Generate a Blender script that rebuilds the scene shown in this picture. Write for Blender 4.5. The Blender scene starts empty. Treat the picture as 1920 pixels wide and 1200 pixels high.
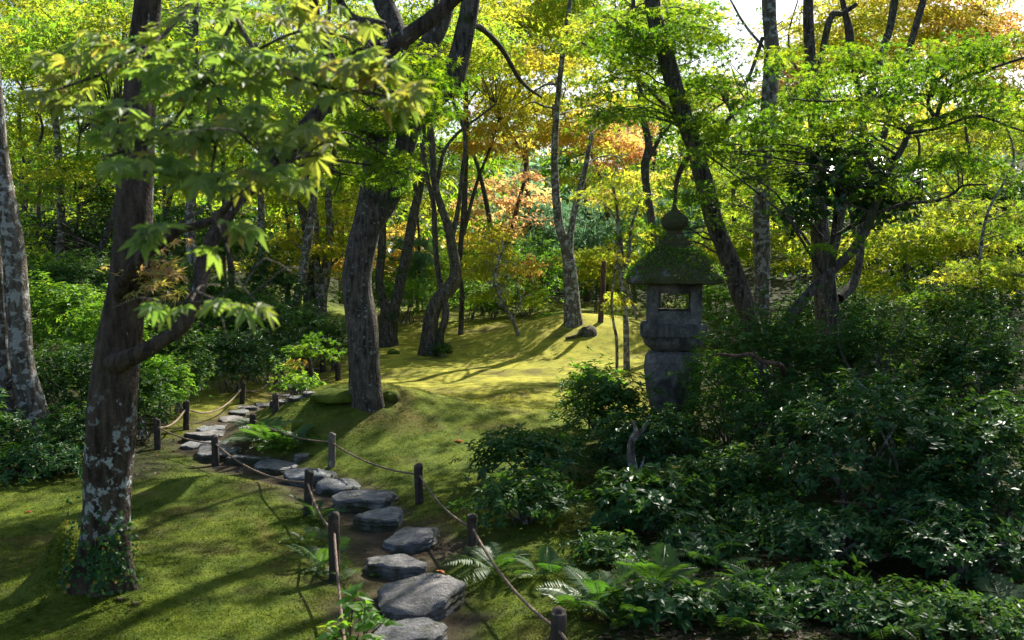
import bpy, math, random
import numpy as np
from mathutils import Vector, Matrix

random.seed(7)
RNG = np.random.default_rng(11)
S = bpy.context.scene
Q = 1.0                             # overall foliage density

# ------------------------------------------------------------------ camera
F_PX = 1867.0                       # focal length in photo pixels (photo 1920 x 1200)
PITCH = math.atan(114 / F_PX)
CAM = np.array([0.0, 0.0, 1.6])
cam_data = bpy.data.cameras.new("camera")
cam = bpy.data.objects.new("camera", cam_data)
S.collection.objects.link(cam)
S.camera = cam
cam.location = CAM
cam.rotation_euler = (math.pi / 2 - PITCH, 0, 0)
cam_data.sensor_width = 36.0
cam_data.lens = 36.0 * F_PX / 1920.0
cam_data.clip_start = 0.05
cam_data.clip_end = 600
cam_data.dof.use_dof = True
cam_data.dof.focus_distance = 11.0
cam_data.dof.aperture_fstop = 5.6

# ------------------------------------------------------------------ light
SUN_AZ, SUN_EL = math.radians(30), math.radians(40)      # ahead and to the right
SUNV = np.array([math.sin(SUN_AZ) * math.cos(SUN_EL), math.cos(SUN_AZ) * math.cos(SUN_EL), math.sin(SUN_EL)])
world = bpy.data.worlds.new("World")
S.world = world
world.use_nodes = True
wn = world.node_tree
bg = wn.nodes["Background"]
sky = wn.nodes.new("ShaderNodeTexSky")
sky.sky_type = 'NISHITA'
sky.sun_disc = False
sky.sun_elevation = SUN_EL
sky.sun_rotation = SUN_AZ
sky.air_density = 1.0
sky.dust_density = 2.0
wn.links.new(sky.outputs[0], bg.inputs[0])
bg.inputs[1].default_value = 0.074
sun_data = bpy.data.lights.new("sun", 'SUN')
sun_data.energy = 5.0
sun_data.angle = math.radians(0.5)
sun_data.color = (1.0, 0.94, 0.82)
sun = bpy.data.objects.new("sun", sun_data)
S.collection.objects.link(sun)
sun.rotation_euler = Vector(-SUNV).to_track_quat('-Z', 'Y').to_euler()

S.view_settings.view_transform = 'Standard'
S.view_settings.look = 'None'
S.view_settings.exposure = 1.42
S.view_settings.gamma = 1.0
S.view_settings.use_curve_mapping = False
S.render.engine = 'CYCLES'
S.cycles.max_bounces = 8
S.cycles.transmission_bounces = 6
S.cycles.use_denoising = True

# ------------------------------------------------------------------ pixel <-> world
FWD = np.array([0, math.cos(PITCH), -math.sin(PITCH)])
UP = np.array([0, math.sin(PITCH), math.cos(PITCH)])
RGT = np.array([1.0, 0, 0])

def ray(px, py):
    return FWD + (px - 960) / F_PX * RGT + (600 - py) / F_PX * UP

def pix(px, py, y):                 # the point seen at photo pixel (px, py) at world distance y
    d = ray(px, py)
    return CAM + d * (y / d[1])

def proj(P):
    q = np.asarray(P) - CAM
    w = q @ FWD
    w = np.where(w < 0.05, 0.05, w)
    return 960 + F_PX * (q @ RGT) / w, 600 - F_PX * (q @ UP) / w

def mpp(y):                         # metres per photo pixel at distance y
    return y / F_PX

# ------------------------------------------------------------------ noise
def _hash(ix, iy, iz):
    h = (ix * 374761393 + iy * 668265263 + iz * 2147483647 * 31 + 1013904223) & 0xFFFFFFFF
    h = ((h ^ (h >> 13)) * 1274126177) & 0xFFFFFFFF
    h = h ^ (h >> 16)
    return (h & 0xFFFF) / 65535.0

def vnoise(P):                      # value noise, about -1..1
    P = np.asarray(P, float)
    i = np.floor(P).astype(np.int64)
    f = P - i
    f = f * f * (3 - 2 * f)
    r = 0
    for dx in (0, 1):
        for dy in (0, 1):
            for dz in (0, 1):
                w = (f[..., 0] if dx else 1 - f[..., 0]) * (f[..., 1] if dy else 1 - f[..., 1]) * (f[..., 2] if dz else 1 - f[..., 2])
                r = r + w * _hash(i[..., 0] + dx, i[..., 1] + dy, i[..., 2] + dz)
    return r * 2 - 1

def vn2(x, y, s, seed=0):
    x = np.asarray(x, float)
    return vnoise(np.stack([x * s, np.asarray(y, float) * s, np.full_like(x, seed * 7.31)], -1))

def sm(a, b, x):
    t = np.clip((x - a) / (b - a), 0, 1)
    return t * t * (3 - 2 * t)

# ------------------------------------------------------------------ terrain
def flat(px, py, z=0.0):
    d = ray(px, py)
    return CAM + d * ((z - CAM[2]) / d[2])

PATH_PX = [(790, 1420), (775, 1260), (772, 1180), (775, 1110), (745, 1060), (755, 1010), (708, 978), (675, 942), (625, 912),
           (560, 888), (500, 868), (430, 850), (392, 832), (390, 812), (425, 790), (455, 770), (525, 748), (560, 722), (560, 690), (520, 655)]
PATH = np.array([flat(a, b)[:2] for a, b in PATH_PX])

def path_dist(x, y):
    x = np.asarray(x, float); y = np.asarray(y, float)
    best = np.full(x.shape, 1e9)
    for a, b in zip(PATH[:-1], PATH[1:]):
        ab = b - a
        t = np.clip(((x - a[0]) * ab[0] + (y - a[1]) * ab[1]) / (ab @ ab), 0, 1)
        best = np.minimum(best, np.hypot(x - a[0] - t * ab[0], y - a[1] - t * ab[1]))
    return best

def g2(x, y, cx, cy, sx, sy):
    return np.exp(-((x - cx) / sx) ** 2 - ((y - cy) / sy) ** 2)

def H(x, y):
    x = np.asarray(x, float); y = np.asarray(y, float)
    d = path_dist(x, y)
    z = 0.035 * vn2(x, y, 0.45, 1) + 0.02 * vn2(x, y * 1.3, 1.3, 2)
    lawn = sm(8.5, 10.5, y) * sm(-3.5, -1, x)
    z = z + lawn * (0.06 * vn2(x * 0.45, y, 0.9, 3) + 0.042 * vn2(x * 0.5, y, 2.1, 4))
    near = np.exp(-(d / 0.5) ** 2)
    z = z * (1 - 0.6 * near) - 0.09 * near
    z = z + 0.40 * g2(x, y, -1.55, 9.25, 1.05, 0.8) + 0.10 * g2(x, y, -0.5, 9.3, 1.3, 1.2)
    z = z + 0.10 * g2(x, y, -2.05, 7.0, 0.45, 0.25)
    z = z + 0.62 * g2(x, y, 1.35, 17.6, 1.9, 1.7)
    z = z + 0.12 * g2(x, y, -1.95, 17.6, 0.35, 0.3)
    z = z + 0.10 * g2(x, y, -2.0, 4.85, 0.40, 0.38) + 0.26 * g2(x, y, -2.17, 4.80, 0.13, 0.16)
    z = z + sm(-7, -1, x) * 0.40 * sm(18.5, 24, y)
    z = z + 0.9 * sm(-3.6, -6.5, x) * sm(7, 13, y) * (1 - sm(17, 24, y) * sm(-7, -1, x))
    z = z + (.009 * vn2(x, y, 5.5, 14) + .006 * vn2(x, y, 11, 15)) * sm(14, 9, y) * (1 - near)
    hill = sm(27, 82, y)
    z = z + 8.5 * hill + 3.0 * sm(5, 24, x) * sm(14, 44, y) + hill * 1.2 * vn2(x, y, 0.07, 6)
    return z

_TT = np.concatenate([np.arange(1.5, 12, 0.01), np.arange(12, 40, 0.03), np.arange(40, 110, 0.1)])
def ground_at(px, py):              # where the view line through a photo pixel meets the ground
    d = ray(px, py)
    P = CAM + np.outer(_TT, d) / d[1]
    below = np.nonzero(P[:, 2] <= H(P[:, 0], P[:, 1]))[0]
    if len(below) == 0:
        return P[-1]
    return P[below[0]]

# ------------------------------------------------------------------ mesh helpers
def make_mesh(name, V, faces, v=None, smooth=True, extra=None):
    me = bpy.data.meshes.new(name)
    V = np.asarray(V, np.float32).reshape(-1, 3)
    faces = [np.asarray(f, np.int32) for f in faces if len(f)]
    loops = np.concatenate([f.ravel() for f in faces])
    tot = np.concatenate([np.full(len(f), f.shape[1], np.int32) for f in faces])
    start = np.concatenate([[0], np.cumsum(tot)[:-1]]).astype(np.int32)
    me.vertices.add(len(V)); me.vertices.foreach_set("co", V.ravel())
    me.loops.add(len(loops)); me.loops.foreach_set("vertex_index", loops)
    me.polygons.add(len(tot)); me.polygons.foreach_set("loop_start", start)
    me.polygons.foreach_set("use_smooth", np.full(len(tot), bool(smooth)))
    me.update(calc_edges=True)
    at = {}
    if v is not None:
        at["v"] = v
    at.update(extra or {})
    for k, a in at.items():
        me.attributes.new(k, 'FLOAT', 'POINT').data.foreach_set("value", np.asarray(a, np.float32))
    return me

def link(name, me, mat=None, parent=None, loc=None):
    o = bpy.data.objects.new(name, me)
    S.collection.objects.link(o)
    if mat is not None and me is not None and not me.materials:
        me.materials.append(mat)
    if parent is not None:
        o.parent = parent
    if loc is not None:
        o.location = loc
    return o

def thing(name, label, cat, loc, group=None):
    o = bpy.data.objects.new(name, None)
    S.collection.objects.link(o)
    o.location = loc
    o.empty_display_size = 0.1
    return tag(o, label, cat, group)

def tag(o, label, cat, group=None):
    o["label"] = label; o["category"] = cat; o["kind"] = "thing"
    if group:
        o["group"] = group
    return o

class MB:                           # collects vertices and faces for ONE mesh
    def __init__(s):
        s.V = []; s.F = {}; s.n = 0; s.a = []
    def add(s, V, faces, v=0.5):
        V = np.asarray(V, float).reshape(-1, 3)
        for f in faces:
            f = np.asarray(f, np.int64)
            if len(f):
                s.F.setdefault(f.shape[1], []).append(f + s.n)
        s.V.append(V); s.n += len(V)
        s.a.append(np.broadcast_to(np.asarray(v, float), (len(V),)))
    def mesh(s, name, smooth=True, origin=(0, 0, 0)):
        V = np.concatenate(s.V) - np.asarray(origin)
        return make_mesh(name, V, [np.concatenate(f) for f in s.F.values()], np.concatenate(s.a), smooth)

def catmull(P, R, step):
    P = np.asarray(P, float); R = np.asarray(R, float)
    if len(P) == 2:
        n = max(2, int(np.linalg.norm(P[1] - P[0]) / step) + 1)
        t = np.linspace(0, 1, n)[:, None]
        return P[0] + (P[1] - P[0]) * t, R[0] + (R[1] - R[0]) * t[:, 0]
    E = np.vstack([2 * P[0] - P[1], P, 2 * P[-1] - P[-2]])
    out, rr = [], []
    for i in range(1, len(E) - 2):
        n = max(2, int(np.linalg.norm(E[i + 1] - E[i]) / step) + 1)
        t = np.linspace(0, 1, n, endpoint=False)[:, None]
        a, b, c, d = E[i - 1], E[i], E[i + 1], E[i + 2]
        out.append(0.5 * (2 * b + (c - a) * t + (2 * a - 5 * b + 4 * c - d) * t ** 2 + (3 * b - a - 3 * c + d) * t ** 3))
        rr.append(R[i - 1] + (R[i] - R[i - 1]) * t[:, 0])
    out.append(P[-1:]); rr.append(R[-1:])
    return np.concatenate(out), np.concatenate(rr)

def tube(P, R, seg=8, rough=0.0, flare=0.0, flare_h=0.3, phase=0.0, nscale=1.0):
    P = np.asarray(P, float); R = np.asarray(R, float)
    n = len(P)
    T = np.gradient(P, axis=0)
    T /= np.linalg.norm(T, axis=1)[:, None] + 1e-9
    ref = np.array([1.0, 0, 0]) if abs(T[0][0]) < 0.8 else np.array([0, 1.0, 0])
    N = np.zeros_like(P)
    u = ref - T[0] * (ref @ T[0]); u /= np.linalg.norm(u)
    for i in range(n):
        u = u - T[i] * (u @ T[i]); u /= np.linalg.norm(u) + 1e-9
        N[i] = u
    B = np.cross(T, N)
    ang = np.linspace(0, 2 * np.pi, seg, endpoint=False)
    dirs = N[:, None, :] * np.cos(ang)[None, :, None] + B[:, None, :] * np.sin(ang)[None, :, None]
    rad = np.repeat(R[:, None], seg, 1)
    if flare > 0:
        h = np.concatenate([[0], np.cumsum(np.linalg.norm(np.diff(P, axis=0), axis=1))])
        lob = 0.55 + 0.45 * np.cos(ang * 5 + phase) + 0.35 * np.cos(ang * 3 + phase * 2.3)
        rad = rad * (1 + flare * np.exp(-h / flare_h)[:, None] * np.clip(lob, 0.1, 2)[None, :])
    if rough > 0:
        C = P[:, None, :] + dirs * rad[:, :, None]
        q = C * nscale
        e = np.stack([q[..., 0] * 5, q[..., 1] * 5, q[..., 2] * 2.2], -1)
        rad = rad * (1 + rough * (vnoise(e) + 0.55 * vnoise(e * np.array([3.1, 3.1, 1.0]) + 9.3) + 0.4 * vnoise(e * np.array([7.3, 7.3, 2.2]) + 3.1)))
    V = (P[:, None, :] + dirs * rad[:, :, None]).reshape(-1, 3)
    i = np.arange(n - 1)[:, None] * seg
    j = np.arange(seg)[None, :]
    k = (j + 1) % seg
    quads = np.stack([i + j, i + k, i + seg + k, i + seg + j], -1).reshape(-1, 4)
    V = np.vstack([V, P[-1:] + T[-1:] * R[-1] * 0.4])
    top = (n - 1) * seg
    cap = np.stack([top + np.arange(seg), top + (np.arange(seg) + 1) % seg, np.full(seg, n * seg)], -1)
    return V, [quads, cap]

# leaf templates: leaf base at the origin, tip along +Y, upper side +Z
def fan(rim):
    V = np.vstack([[0, 0, 0], rim])
    n = len(rim)
    return V, np.array([[0, i, i + 1] for i in range(1, n)])

def polar(lst, droop=0.25):
    out = []
    for deg, l, z in lst:
        a = math.radians(deg)
        out.append((math.sin(a) * l, math.cos(a) * l, z - droop * l * l))
    return np.array(out)

LEAF_FAR = fan(polar([(-100, .62, 0), (-62, .3, .03), (-48, .85, 0), (-20, .34, .03), (0, 1, 0), (20, .34, .03), (48, .85, 0), (62, .3, .03), (100, .62, 0)]))
LEAF_MID = fan(polar([(-118, .5, 0), (-92, .27, .03), (-82, .80, 0), (-60, .32, .04), (-43, .95, 0), (-20, .36, .04), (0, 1.05, 0),
                      (20, .36, .04), (43, .95, 0), (60, .32, .04), (82, .80, 0), (92, .27, .03), (118, .5, 0)]))
LEAF_WOOD = fan(polar([(-82, .74, 0), (-36, .34, .03), (0, 1, 0), (36, .34, .03), (82, .74, 0)]))
def near_leaf(seed):
    r = random.Random(seed)
    rim = []
    tips = [(-122, .48), (-80, .82), (-40, 1.0), (0, 1.08), (40, 1.0), (80, .82), (122, .48)]
    dr = r.uniform(.12, .45)
    for i, (a, l) in enumerate(tips):
        a += r.uniform(-5, 5); l *= r.uniform(.9, 1.08)
        w = 15.5 if l > .6 else 11
        if i:
            pa, pl = tips[i - 1]
            rim.append(((pa + a) / 2, .40, .03))
        up = r.uniform(-.02, .06)
        rim += [(a - w, l * .60, .05 + up), (a, l, r.uniform(-.10, .04)), (a + w, l * .60, .05 + up)]
    return fan(polar(rim, dr))
def oval(w, fold=0.15, droop=0.12):
    V = np.array([[0, 0, 0], [-w * .75, .3, fold * w], [-w, .55, fold * w - droop * .3], [0, 1, -droop], [w, .55, fold * w - droop * .3], [w * .75, .3, fold * w],
                  [0, .3, 0], [0, .6, -droop * .3]])
    Fq = np.array([[0, 6, 1, 1], [0, 5, 6, 6]])
    T = np.array([[0, 6, 1], [1, 6, 7], [1, 7, 2], [2, 7, 3], [0, 5, 6], [5, 4, 7], [5, 7, 6], [4, 3, 7]])
    return V, T
def oval_mid(w, fold=.3, droop=.15):
    return fan(np.array([[-w * .85, .30, fold * w], [-w * .9, .62, fold * w - droop * .4], [0, 1, -droop], [w * .9, .62, fold * w - droop * .4], [w * .85, .30, fold * w]]))
def oval_far(w, fold=0.2):
    V = np.array([[0, 0, 0], [-w, .5, fold * w], [0, 1, -.1], [w, .5, fold * w]])
    return V, np.array([[0, 2, 1], [0, 3, 2]])

def leaves(mb, tpl, pos, nrm, dr, size, v):
    """a batch of leaves, one transformed template each"""
    TV, TF = tpl
    dr = dr / (np.linalg.norm(dr, axis=1)[:, None] + 1e-9)
    x = np.cross(dr, nrm); x /= np.linalg.norm(x, axis=1)[:, None] + 1e-9
    z = np.cross(x, dr)
    size = np.broadcast_to(size, (len(pos),))
    V = pos[:, None, :] + size[:, None, None] * (TV[None, :, 0:1] * x[:, None, :] + TV[None, :, 1:2] * dr[:, None, :] + TV[None, :, 2:3] * z[:, None, :])
    k = len(TV)
    Fc = (TF[None] + (np.arange(len(pos)) * k)[:, None, None]).reshape(-1, TF.shape[1])
    mb.add(V.reshape(-1, 3), [Fc], np.repeat(np.broadcast_to(v, (len(pos),)), k))

def unit(n, rng=RNG):
    a = rng.normal(size=(n, 3))
    return a / np.linalg.norm(a, axis=1)[:, None]

# ------------------------------------------------------------------ materials
def nodes(name):
    m = bpy.data.materials.new(name)
    m.use_nodes = True
    t = m.node_tree
    return m, t, t.nodes["Principled BSDF"], t.nodes["Material Output"]

def ramp(t, fac, stops):
    r = t.nodes.new("ShaderNodeValToRGB")
    el = r.color_ramp.elements
    while len(el) > 1:
        el.remove(el[-1])
    el[0].position = stops[0][0]; el[0].color = (*stops[0][1], 1)
    for p, c in stops[1:]:
        e = el.new(p); e.color = (*c, 1)
    if fac is not None:
        t.links.new(fac, r.inputs[0])
    return r.outputs[0]

def noise_tex(t, scale, detail=4, rough=.55, vec=None, dist=0.0):
    n = t.nodes.new("ShaderNodeTexNoise")
    n.inputs["Scale"].default_value = scale; n.inputs["Detail"].default_value = detail
    n.inputs["Roughness"].default_value = rough; n.inputs["Distortion"].default_value = dist
    if vec is not None:
        t.links.new(vec, n.inputs["Vector"])
    return n.outputs[0]

def mixc(t, fac, a, b, mode='MIX'):
    m = t.nodes.new("ShaderNodeMix"); m.data_type = 'RGBA'; m.blend_type = mode
    for sock, val in ((m.inputs[0], fac), (m.inputs[6], a), (m.inputs[7], b)):
        if hasattr(val, "links"):
            t.links.new(val, sock)
        elif isinstance(val, (int, float)):
            sock.default_value = val
        else:
            sock.default_value = (*val, 1)
    return m.outputs[2]

def attr(t, name):
    a = t.nodes.new("ShaderNodeAttribute"); a.attribute_name = name
    return a.outputs["Fac"]

def geo_pos(t, scale=(1, 1, 1)):
    g = t.nodes.new("ShaderNodeNewGeometry")
    mp = t.nodes.new("ShaderNodeMapping")
    mp.inputs["Scale"].default_value = scale
    t.links.new(g.outputs["Position"], mp.inputs["Vector"])
    return mp.outputs[0]

def bump(t, h, strength, dist, bsdf):
    b = t.nodes.new("ShaderNodeBump")
    b.inputs["Strength"].default_value = strength; b.inputs["Distance"].default_value = dist
    t.links.new(h, b.inputs["Height"]); t.links.new(b.outputs[0], bsdf.inputs["Normal"])

def leaf_mat(name, cols, trans=0.5, tcols=None, rough=0.55, spec=0.3, old=None):
    m, t, p, out = nodes(name)
    f = attr(t, "v")
    n = len(cols)
    c = ramp(t, f, [(i / max(1, n - 1), k) for i, k in enumerate(cols)])
    if old:                         # the odd yellowing leaf
        c.node.color_ramp.elements[-1].position = .93
        e = c.node.color_ramp.elements.new(.97); e.color = (*old, 1)
    tcols = tcols or [tuple(min(.9, a * b) for a, b in zip(k, (2.6, 2.3, 1.2))) for k in cols]
    tc = ramp(t, f, [(i / max(1, n - 1), k) for i, k in enumerate(tcols)])
    t.links.new(c, p.inputs["Base Color"])
    p.inputs["Roughness"].default_value = rough
    p.inputs["Specular IOR Level"].default_value = spec
    tr = t.nodes.new("ShaderNodeBsdfTranslucent")
    t.links.new(tc, tr.inputs[0])
    mx = t.nodes.new("ShaderNodeMixShader"); mx.inputs[0].default_value = trans
    t.links.new(p.outputs[0], mx.inputs[1]); t.links.new(tr.outputs[0], mx.inputs[2])
    t.links.new(mx.outputs[0], out.inputs[0])
    return m

def bark_mat(name, dark, mid, lichen, amount, moss=0.0, scale=1.0, patch=9.0, band=None):
    m, t, p, out = nodes(name)
    pos = geo_pos(t)
    st = geo_pos(t, (1, 1, .22))
    a = noise_tex(t, 26 * scale, 6, .65, st)
    base = ramp(t, a, [(.36, dark), (.64, mid)])
    b = noise_tex(t, patch, 5, .6, pos, .4)
    lo = .5 + (.5 - amount) * .35 + (.05 if band else 0)
    mask = ramp(t, b, [(lo, (0, 0, 0)), (lo + .045, (1, 1, 1))])
    if band:                        # lichen grows thick only in this band of heights
        sp = t.nodes.new("ShaderNodeSeparateXYZ"); t.links.new(pos, sp.inputs[0])
        spots = ramp(t, noise_tex(t, patch * 2.7, 4, .6, pos, .3), [(.50, (0, 0, 0)), (.54, (1, 1, 1))])
        mask = mixc(t, 1.0, ramp(t, b, [(lo - .03, (0, 0, 0)), (lo + .02, (1, 1, 1))]), spots, 'MULTIPLY')
        mr = t.nodes.new("ShaderNodeMapRange"); mr.inputs[1].default_value = band[0]; mr.inputs[2].default_value = band[1]
        t.links.new(sp.outputs[2], mr.inputs[0])
        hb = ramp(t, mr.outputs[0], [(0, (0, 0, 0)), (.15, (1, 1, 1)), (.62, (1, 1, 1)), (1, (.0, .0, .0))])
        few = ramp(t, noise_tex(t, 22, 3, .6, geo_pos(t, (1, 1, .3))), [(.66, (0, 0, 0)), (.69, (.7, .7, .7))])
        mask = mixc(t, 1.0, mixc(t, 1.0, mask, hb, 'MULTIPLY'), few, 'LIGHTEN')
    fine = noise_tex(t, 60, 3, .6, pos)
    lich = mixc(t, fine, tuple(k * .7 for k in lichen), lichen)
    col = mixc(t, mask, base, lich)
    if moss > 0:
        mo = noise_tex(t, 3.1, 4, .6, pos)
        mm = ramp(t, mo, [(.62 - moss * .3, (0, 0, 0)), (.74 - moss * .3, (1, 1, 1))])
        col = mixc(t, mm, col, (.035, .05, .012))
    t.links.new(col, p.inputs["Base Color"])
    p.inputs["Roughness"].default_value = .9
    p.inputs["Specular IOR Level"].default_value = .2
    v = t.nodes.new("ShaderNodeMath"); v.operation = 'ADD'
    t.links.new(a, v.inputs[0]); t.links.new(fine, v.inputs[1])
    bump(t, v.outputs[0], 1.0, .02, p)
    return m

M = {}
M['maple_green'] = leaf_mat('maple_green', [(.035, .075, .012), (.055, .115, .014), (.09, .15, .015)], .55, [(.12, .28, .012), (.22, .42, .015), (.42, .54, .02)])
M['maple_lime'] = leaf_mat('maple_lime', [(.06, .12, .015), (.10, .17, .018), (.17, .20, .02)], .62, [(.16, .38, .025), (.36, .55, .03), (.66, .66, .045)])
M['maple_yellow'] = leaf_mat('maple_yellow', [(.10, .16, .02), (.20, .21, .025), (.28, .20, .03)], .62, [(.42, .58, .035), (.68, .68, .05), (.86, .66, .07)])
M['maple_gold'] = leaf_mat('maple_gold', [(.16, .17, .025), (.28, .19, .03), (.33, .17, .035)], .62, [(.62, .68, .06), (.88, .68, .12), (.92, .52, .13)])
M['maple_orange'] = leaf_mat('maple_orange', [(.28, .19, .05), (.34, .16, .06), (.34, .12, .06)], .6, [(.90, .68, .20), (.93, .54, .22), (.92, .40, .18)])
M['maple_front'] = leaf_mat('maple_front', [(.115, .18, .065), (.165, .20, .072), (.22, .20, .085), (.29, .19, .11)], .45, [(.24, .48, .06), (.40, .55, .06), (.66, .62, .07), (.76, .50, .17)], .6, .32)
M['maple_red'] = leaf_mat('maple_red', [(.30, .03, .04), (.36, .06, .05)], .45, [(.75, .10, .08), (.8, .2, .1)])
M['evergreen'] = leaf_mat('evergreen', [(.011, .050, .016), (.019, .076, .021), (.038, .105, .022)], .22, [(.06, .18, .02), (.10, .26, .02), (.18, .34, .02)], .42, .22, (.26, .17, .03))
M['camellia'] = leaf_mat('camellia', [(.012, .045, .02), (.02, .065, .026), (.03, .09, .03)], .25, [(.07, .2, .03), (.11, .28, .03), (.18, .34, .03)], .30, .6)
M['azalea'] = leaf_mat('azalea', [(.014, .062, .017), (.026, .092, .021), (.05, .122, .024)], .3, [(.07, .18, .02), (.12, .26, .02), (.2, .34, .03)], .5, .2, (.22, .15, .03))
M['fresh'] = leaf_mat('fresh', [(.035, .10, .016), (.06, .145, .02), (.10, .19, .022)], .5, [(.16, .42, .03), (.27, .54, .03), (.44, .6, .04)], .45, .25, (.34, .27, .04))
M['pine'] = leaf_mat('pine', [(.03, .085, .05), (.045, .11, .065), (.07, .13, .06)], .4, [(.20, .48, .26), (.28, .56, .30), (.36, .58, .24)], .5, .3)
M['fern'] = leaf_mat('fern', [(.018, .06, .015), (.028, .08, .018), (.05, .11, .02)], .35, [(.07, .22, .02), (.11, .28, .02), (.18, .34, .03)], .45, .35)
M['bark_front'] = bark_mat('bark_front', (.022, .016, .012), (.105, .08, .06), (.40, .44, .43), .54, 0, 1.0, 9, (.22, 1.05))
M['bark_dark'] = bark_mat('bark_dark', (.022, .018, .015), (.14, .12, .10), (.27, .27, .26), .20, .1, 1.3, 30)
M['bark_grey'] = bark_mat('bark_grey', (.05, .042, .034), (.19, .16, .13), (.40, .40, .38), .46, .06, 1.2, 15)
M['bark_brown'] = bark_mat('bark_brown', (.045, .026, .018), (.16, .10, .07), (.25, .22, .2), .15, 0, 1.2, 14)

# ------------------------------------------------------------------ ground, path, forest floor
def ground_mat(name="moss_ground", soft=0.0):
    m, t, p, out = nodes(name)
    pos = geo_pos(t)
    big = noise_tex(t, 1.1, 5, .6, pos, .6)
    med = noise_tex(t, 6.0, 5, .65, pos)
    fine = noise_tex(t, 95, 4, .7, pos)
    moss = ramp(t, med, [(.28, (.048, .075, .010)), (.5, (.095, .135, .016)), (.72, (.155, .19, .03))])
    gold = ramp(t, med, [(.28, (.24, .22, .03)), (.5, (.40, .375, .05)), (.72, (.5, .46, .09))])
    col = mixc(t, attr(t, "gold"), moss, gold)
    brown = ramp(t, big, [(.52, (0, 0, 0)), (.66, (1, 1, 1))])
    bm = t.nodes.new("ShaderNodeMath"); bm.operation = 'MULTIPLY'
    t.links.new(brown, bm.inputs[0]); bm.inputs[1].default_value = .72
    col = mixc(t, bm.outputs[0], col, (.115, .085, .035))
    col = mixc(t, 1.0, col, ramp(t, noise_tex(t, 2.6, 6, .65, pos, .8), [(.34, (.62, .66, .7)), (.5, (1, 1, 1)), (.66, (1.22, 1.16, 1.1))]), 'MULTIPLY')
    soil = ramp(t, med, [(.3, (.045, .034, .022)), (.6, (.095, .072, .048)), (.8, (.13, .105, .075))])
    col = mixc(t, attr(t, "soil"), col, soil)
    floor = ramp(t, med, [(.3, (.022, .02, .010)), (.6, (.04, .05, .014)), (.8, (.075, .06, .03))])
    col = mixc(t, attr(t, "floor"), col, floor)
    dk = ramp(t, fine, [(.2, (.66, .66, .66)), (.75, (1.22, 1.22, 1.22))])
    col = mixc(t, 1.0, col, dk, 'MULTIPLY')
    t.links.new(col, p.inputs["Base Color"])
    p.inputs["Roughness"].default_value = .95
    p.inputs["Specular IOR Level"].default_value = .1
    h = t.nodes.new("ShaderNodeMath"); h.operation = 'ADD'
    t.links.new(fine, h.inputs[0]); t.links.new(noise_tex(t, 28, 4, .6, pos), h.inputs[1])
    if soft:                        # standing shoots let light through
        tr = t.nodes.new("ShaderNodeBsdfTranslucent"); t.links.new(mixc(t, 1.0, col, (1.9, 1.8, 1.2), 'MULTIPLY'), tr.inputs[0])
        mx = t.nodes.new("ShaderNodeMixShader"); mx.inputs[0].default_value = soft
        t.links.new(p.outputs[0], mx.inputs[1]); t.links.new(tr.outputs[0], mx.inputs[2]); t.links.new(mx.outputs[0], out.inputs[0])
    else:
        bump(t, h.outputs[0], 1.0, .018, p)
    return m
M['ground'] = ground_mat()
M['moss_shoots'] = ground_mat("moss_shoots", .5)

def masks(x, y):
    d = path_dist(x, y)
    nz = vn2(x, y, 2.2, 8) * .5 + vn2(x, y, 6.0, 9) * .35
    soil = sm(.2, -.2, d - .31 + nz * .40)
    soil = np.maximum(soil, .55 * sm(.5, .8, vn2(x, y, .8, 12) + .3 * nz) * sm(9, 13, y) * sm(24, 20, y))
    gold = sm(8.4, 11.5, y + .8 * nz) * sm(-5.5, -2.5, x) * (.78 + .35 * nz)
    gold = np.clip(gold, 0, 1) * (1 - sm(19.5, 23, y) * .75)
    sl = x / np.maximum(y, 1)
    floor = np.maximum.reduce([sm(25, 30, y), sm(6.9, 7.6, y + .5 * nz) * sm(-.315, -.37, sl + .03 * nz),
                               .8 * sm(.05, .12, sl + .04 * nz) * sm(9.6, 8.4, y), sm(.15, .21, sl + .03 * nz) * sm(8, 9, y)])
    return soil, gold, np.clip(floor, 0, 1)

ys = list(np.arange(-8, 2.0, .4))
yy = 2.0
while yy < 12: ys.append(yy); yy *= 1.0105
while yy < 135: ys.append(yy); yy *= 1.022
ys = np.array(ys)
us = np.linspace(-1, 1, 231)
Wd = 4 + .72 * np.maximum(ys, 0)
GX = us[None, :] * Wd[:, None]
GY = np.repeat(ys[:, None], len(us), 1)
GZ = H(GX, GY)
gs, gg, gf = masks(GX, GY)
GV = np.stack([GX, GY, GZ], -1).reshape(-1, 3)
nr, nc = GX.shape
i0 = (np.arange(nr - 1)[:, None] * nc + np.arange(nc - 1)[None, :])
GQ = np.stack([i0, i0 + 1, i0 + nc + 1, i0 + nc], -1).reshape(-1, 4)
cx = GV[GQ].mean(1)
pd = path_dist(cx[:, 0], cx[:, 1])
fl = gf.ravel()[GQ].mean(1)
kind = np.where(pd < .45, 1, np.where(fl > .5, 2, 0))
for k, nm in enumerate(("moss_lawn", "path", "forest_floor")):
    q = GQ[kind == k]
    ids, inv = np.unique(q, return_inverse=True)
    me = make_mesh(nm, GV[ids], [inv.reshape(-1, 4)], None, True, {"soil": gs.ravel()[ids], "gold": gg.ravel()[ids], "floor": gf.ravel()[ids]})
    o = link(nm, me, M['ground']); o["kind"] = "structure"

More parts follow.
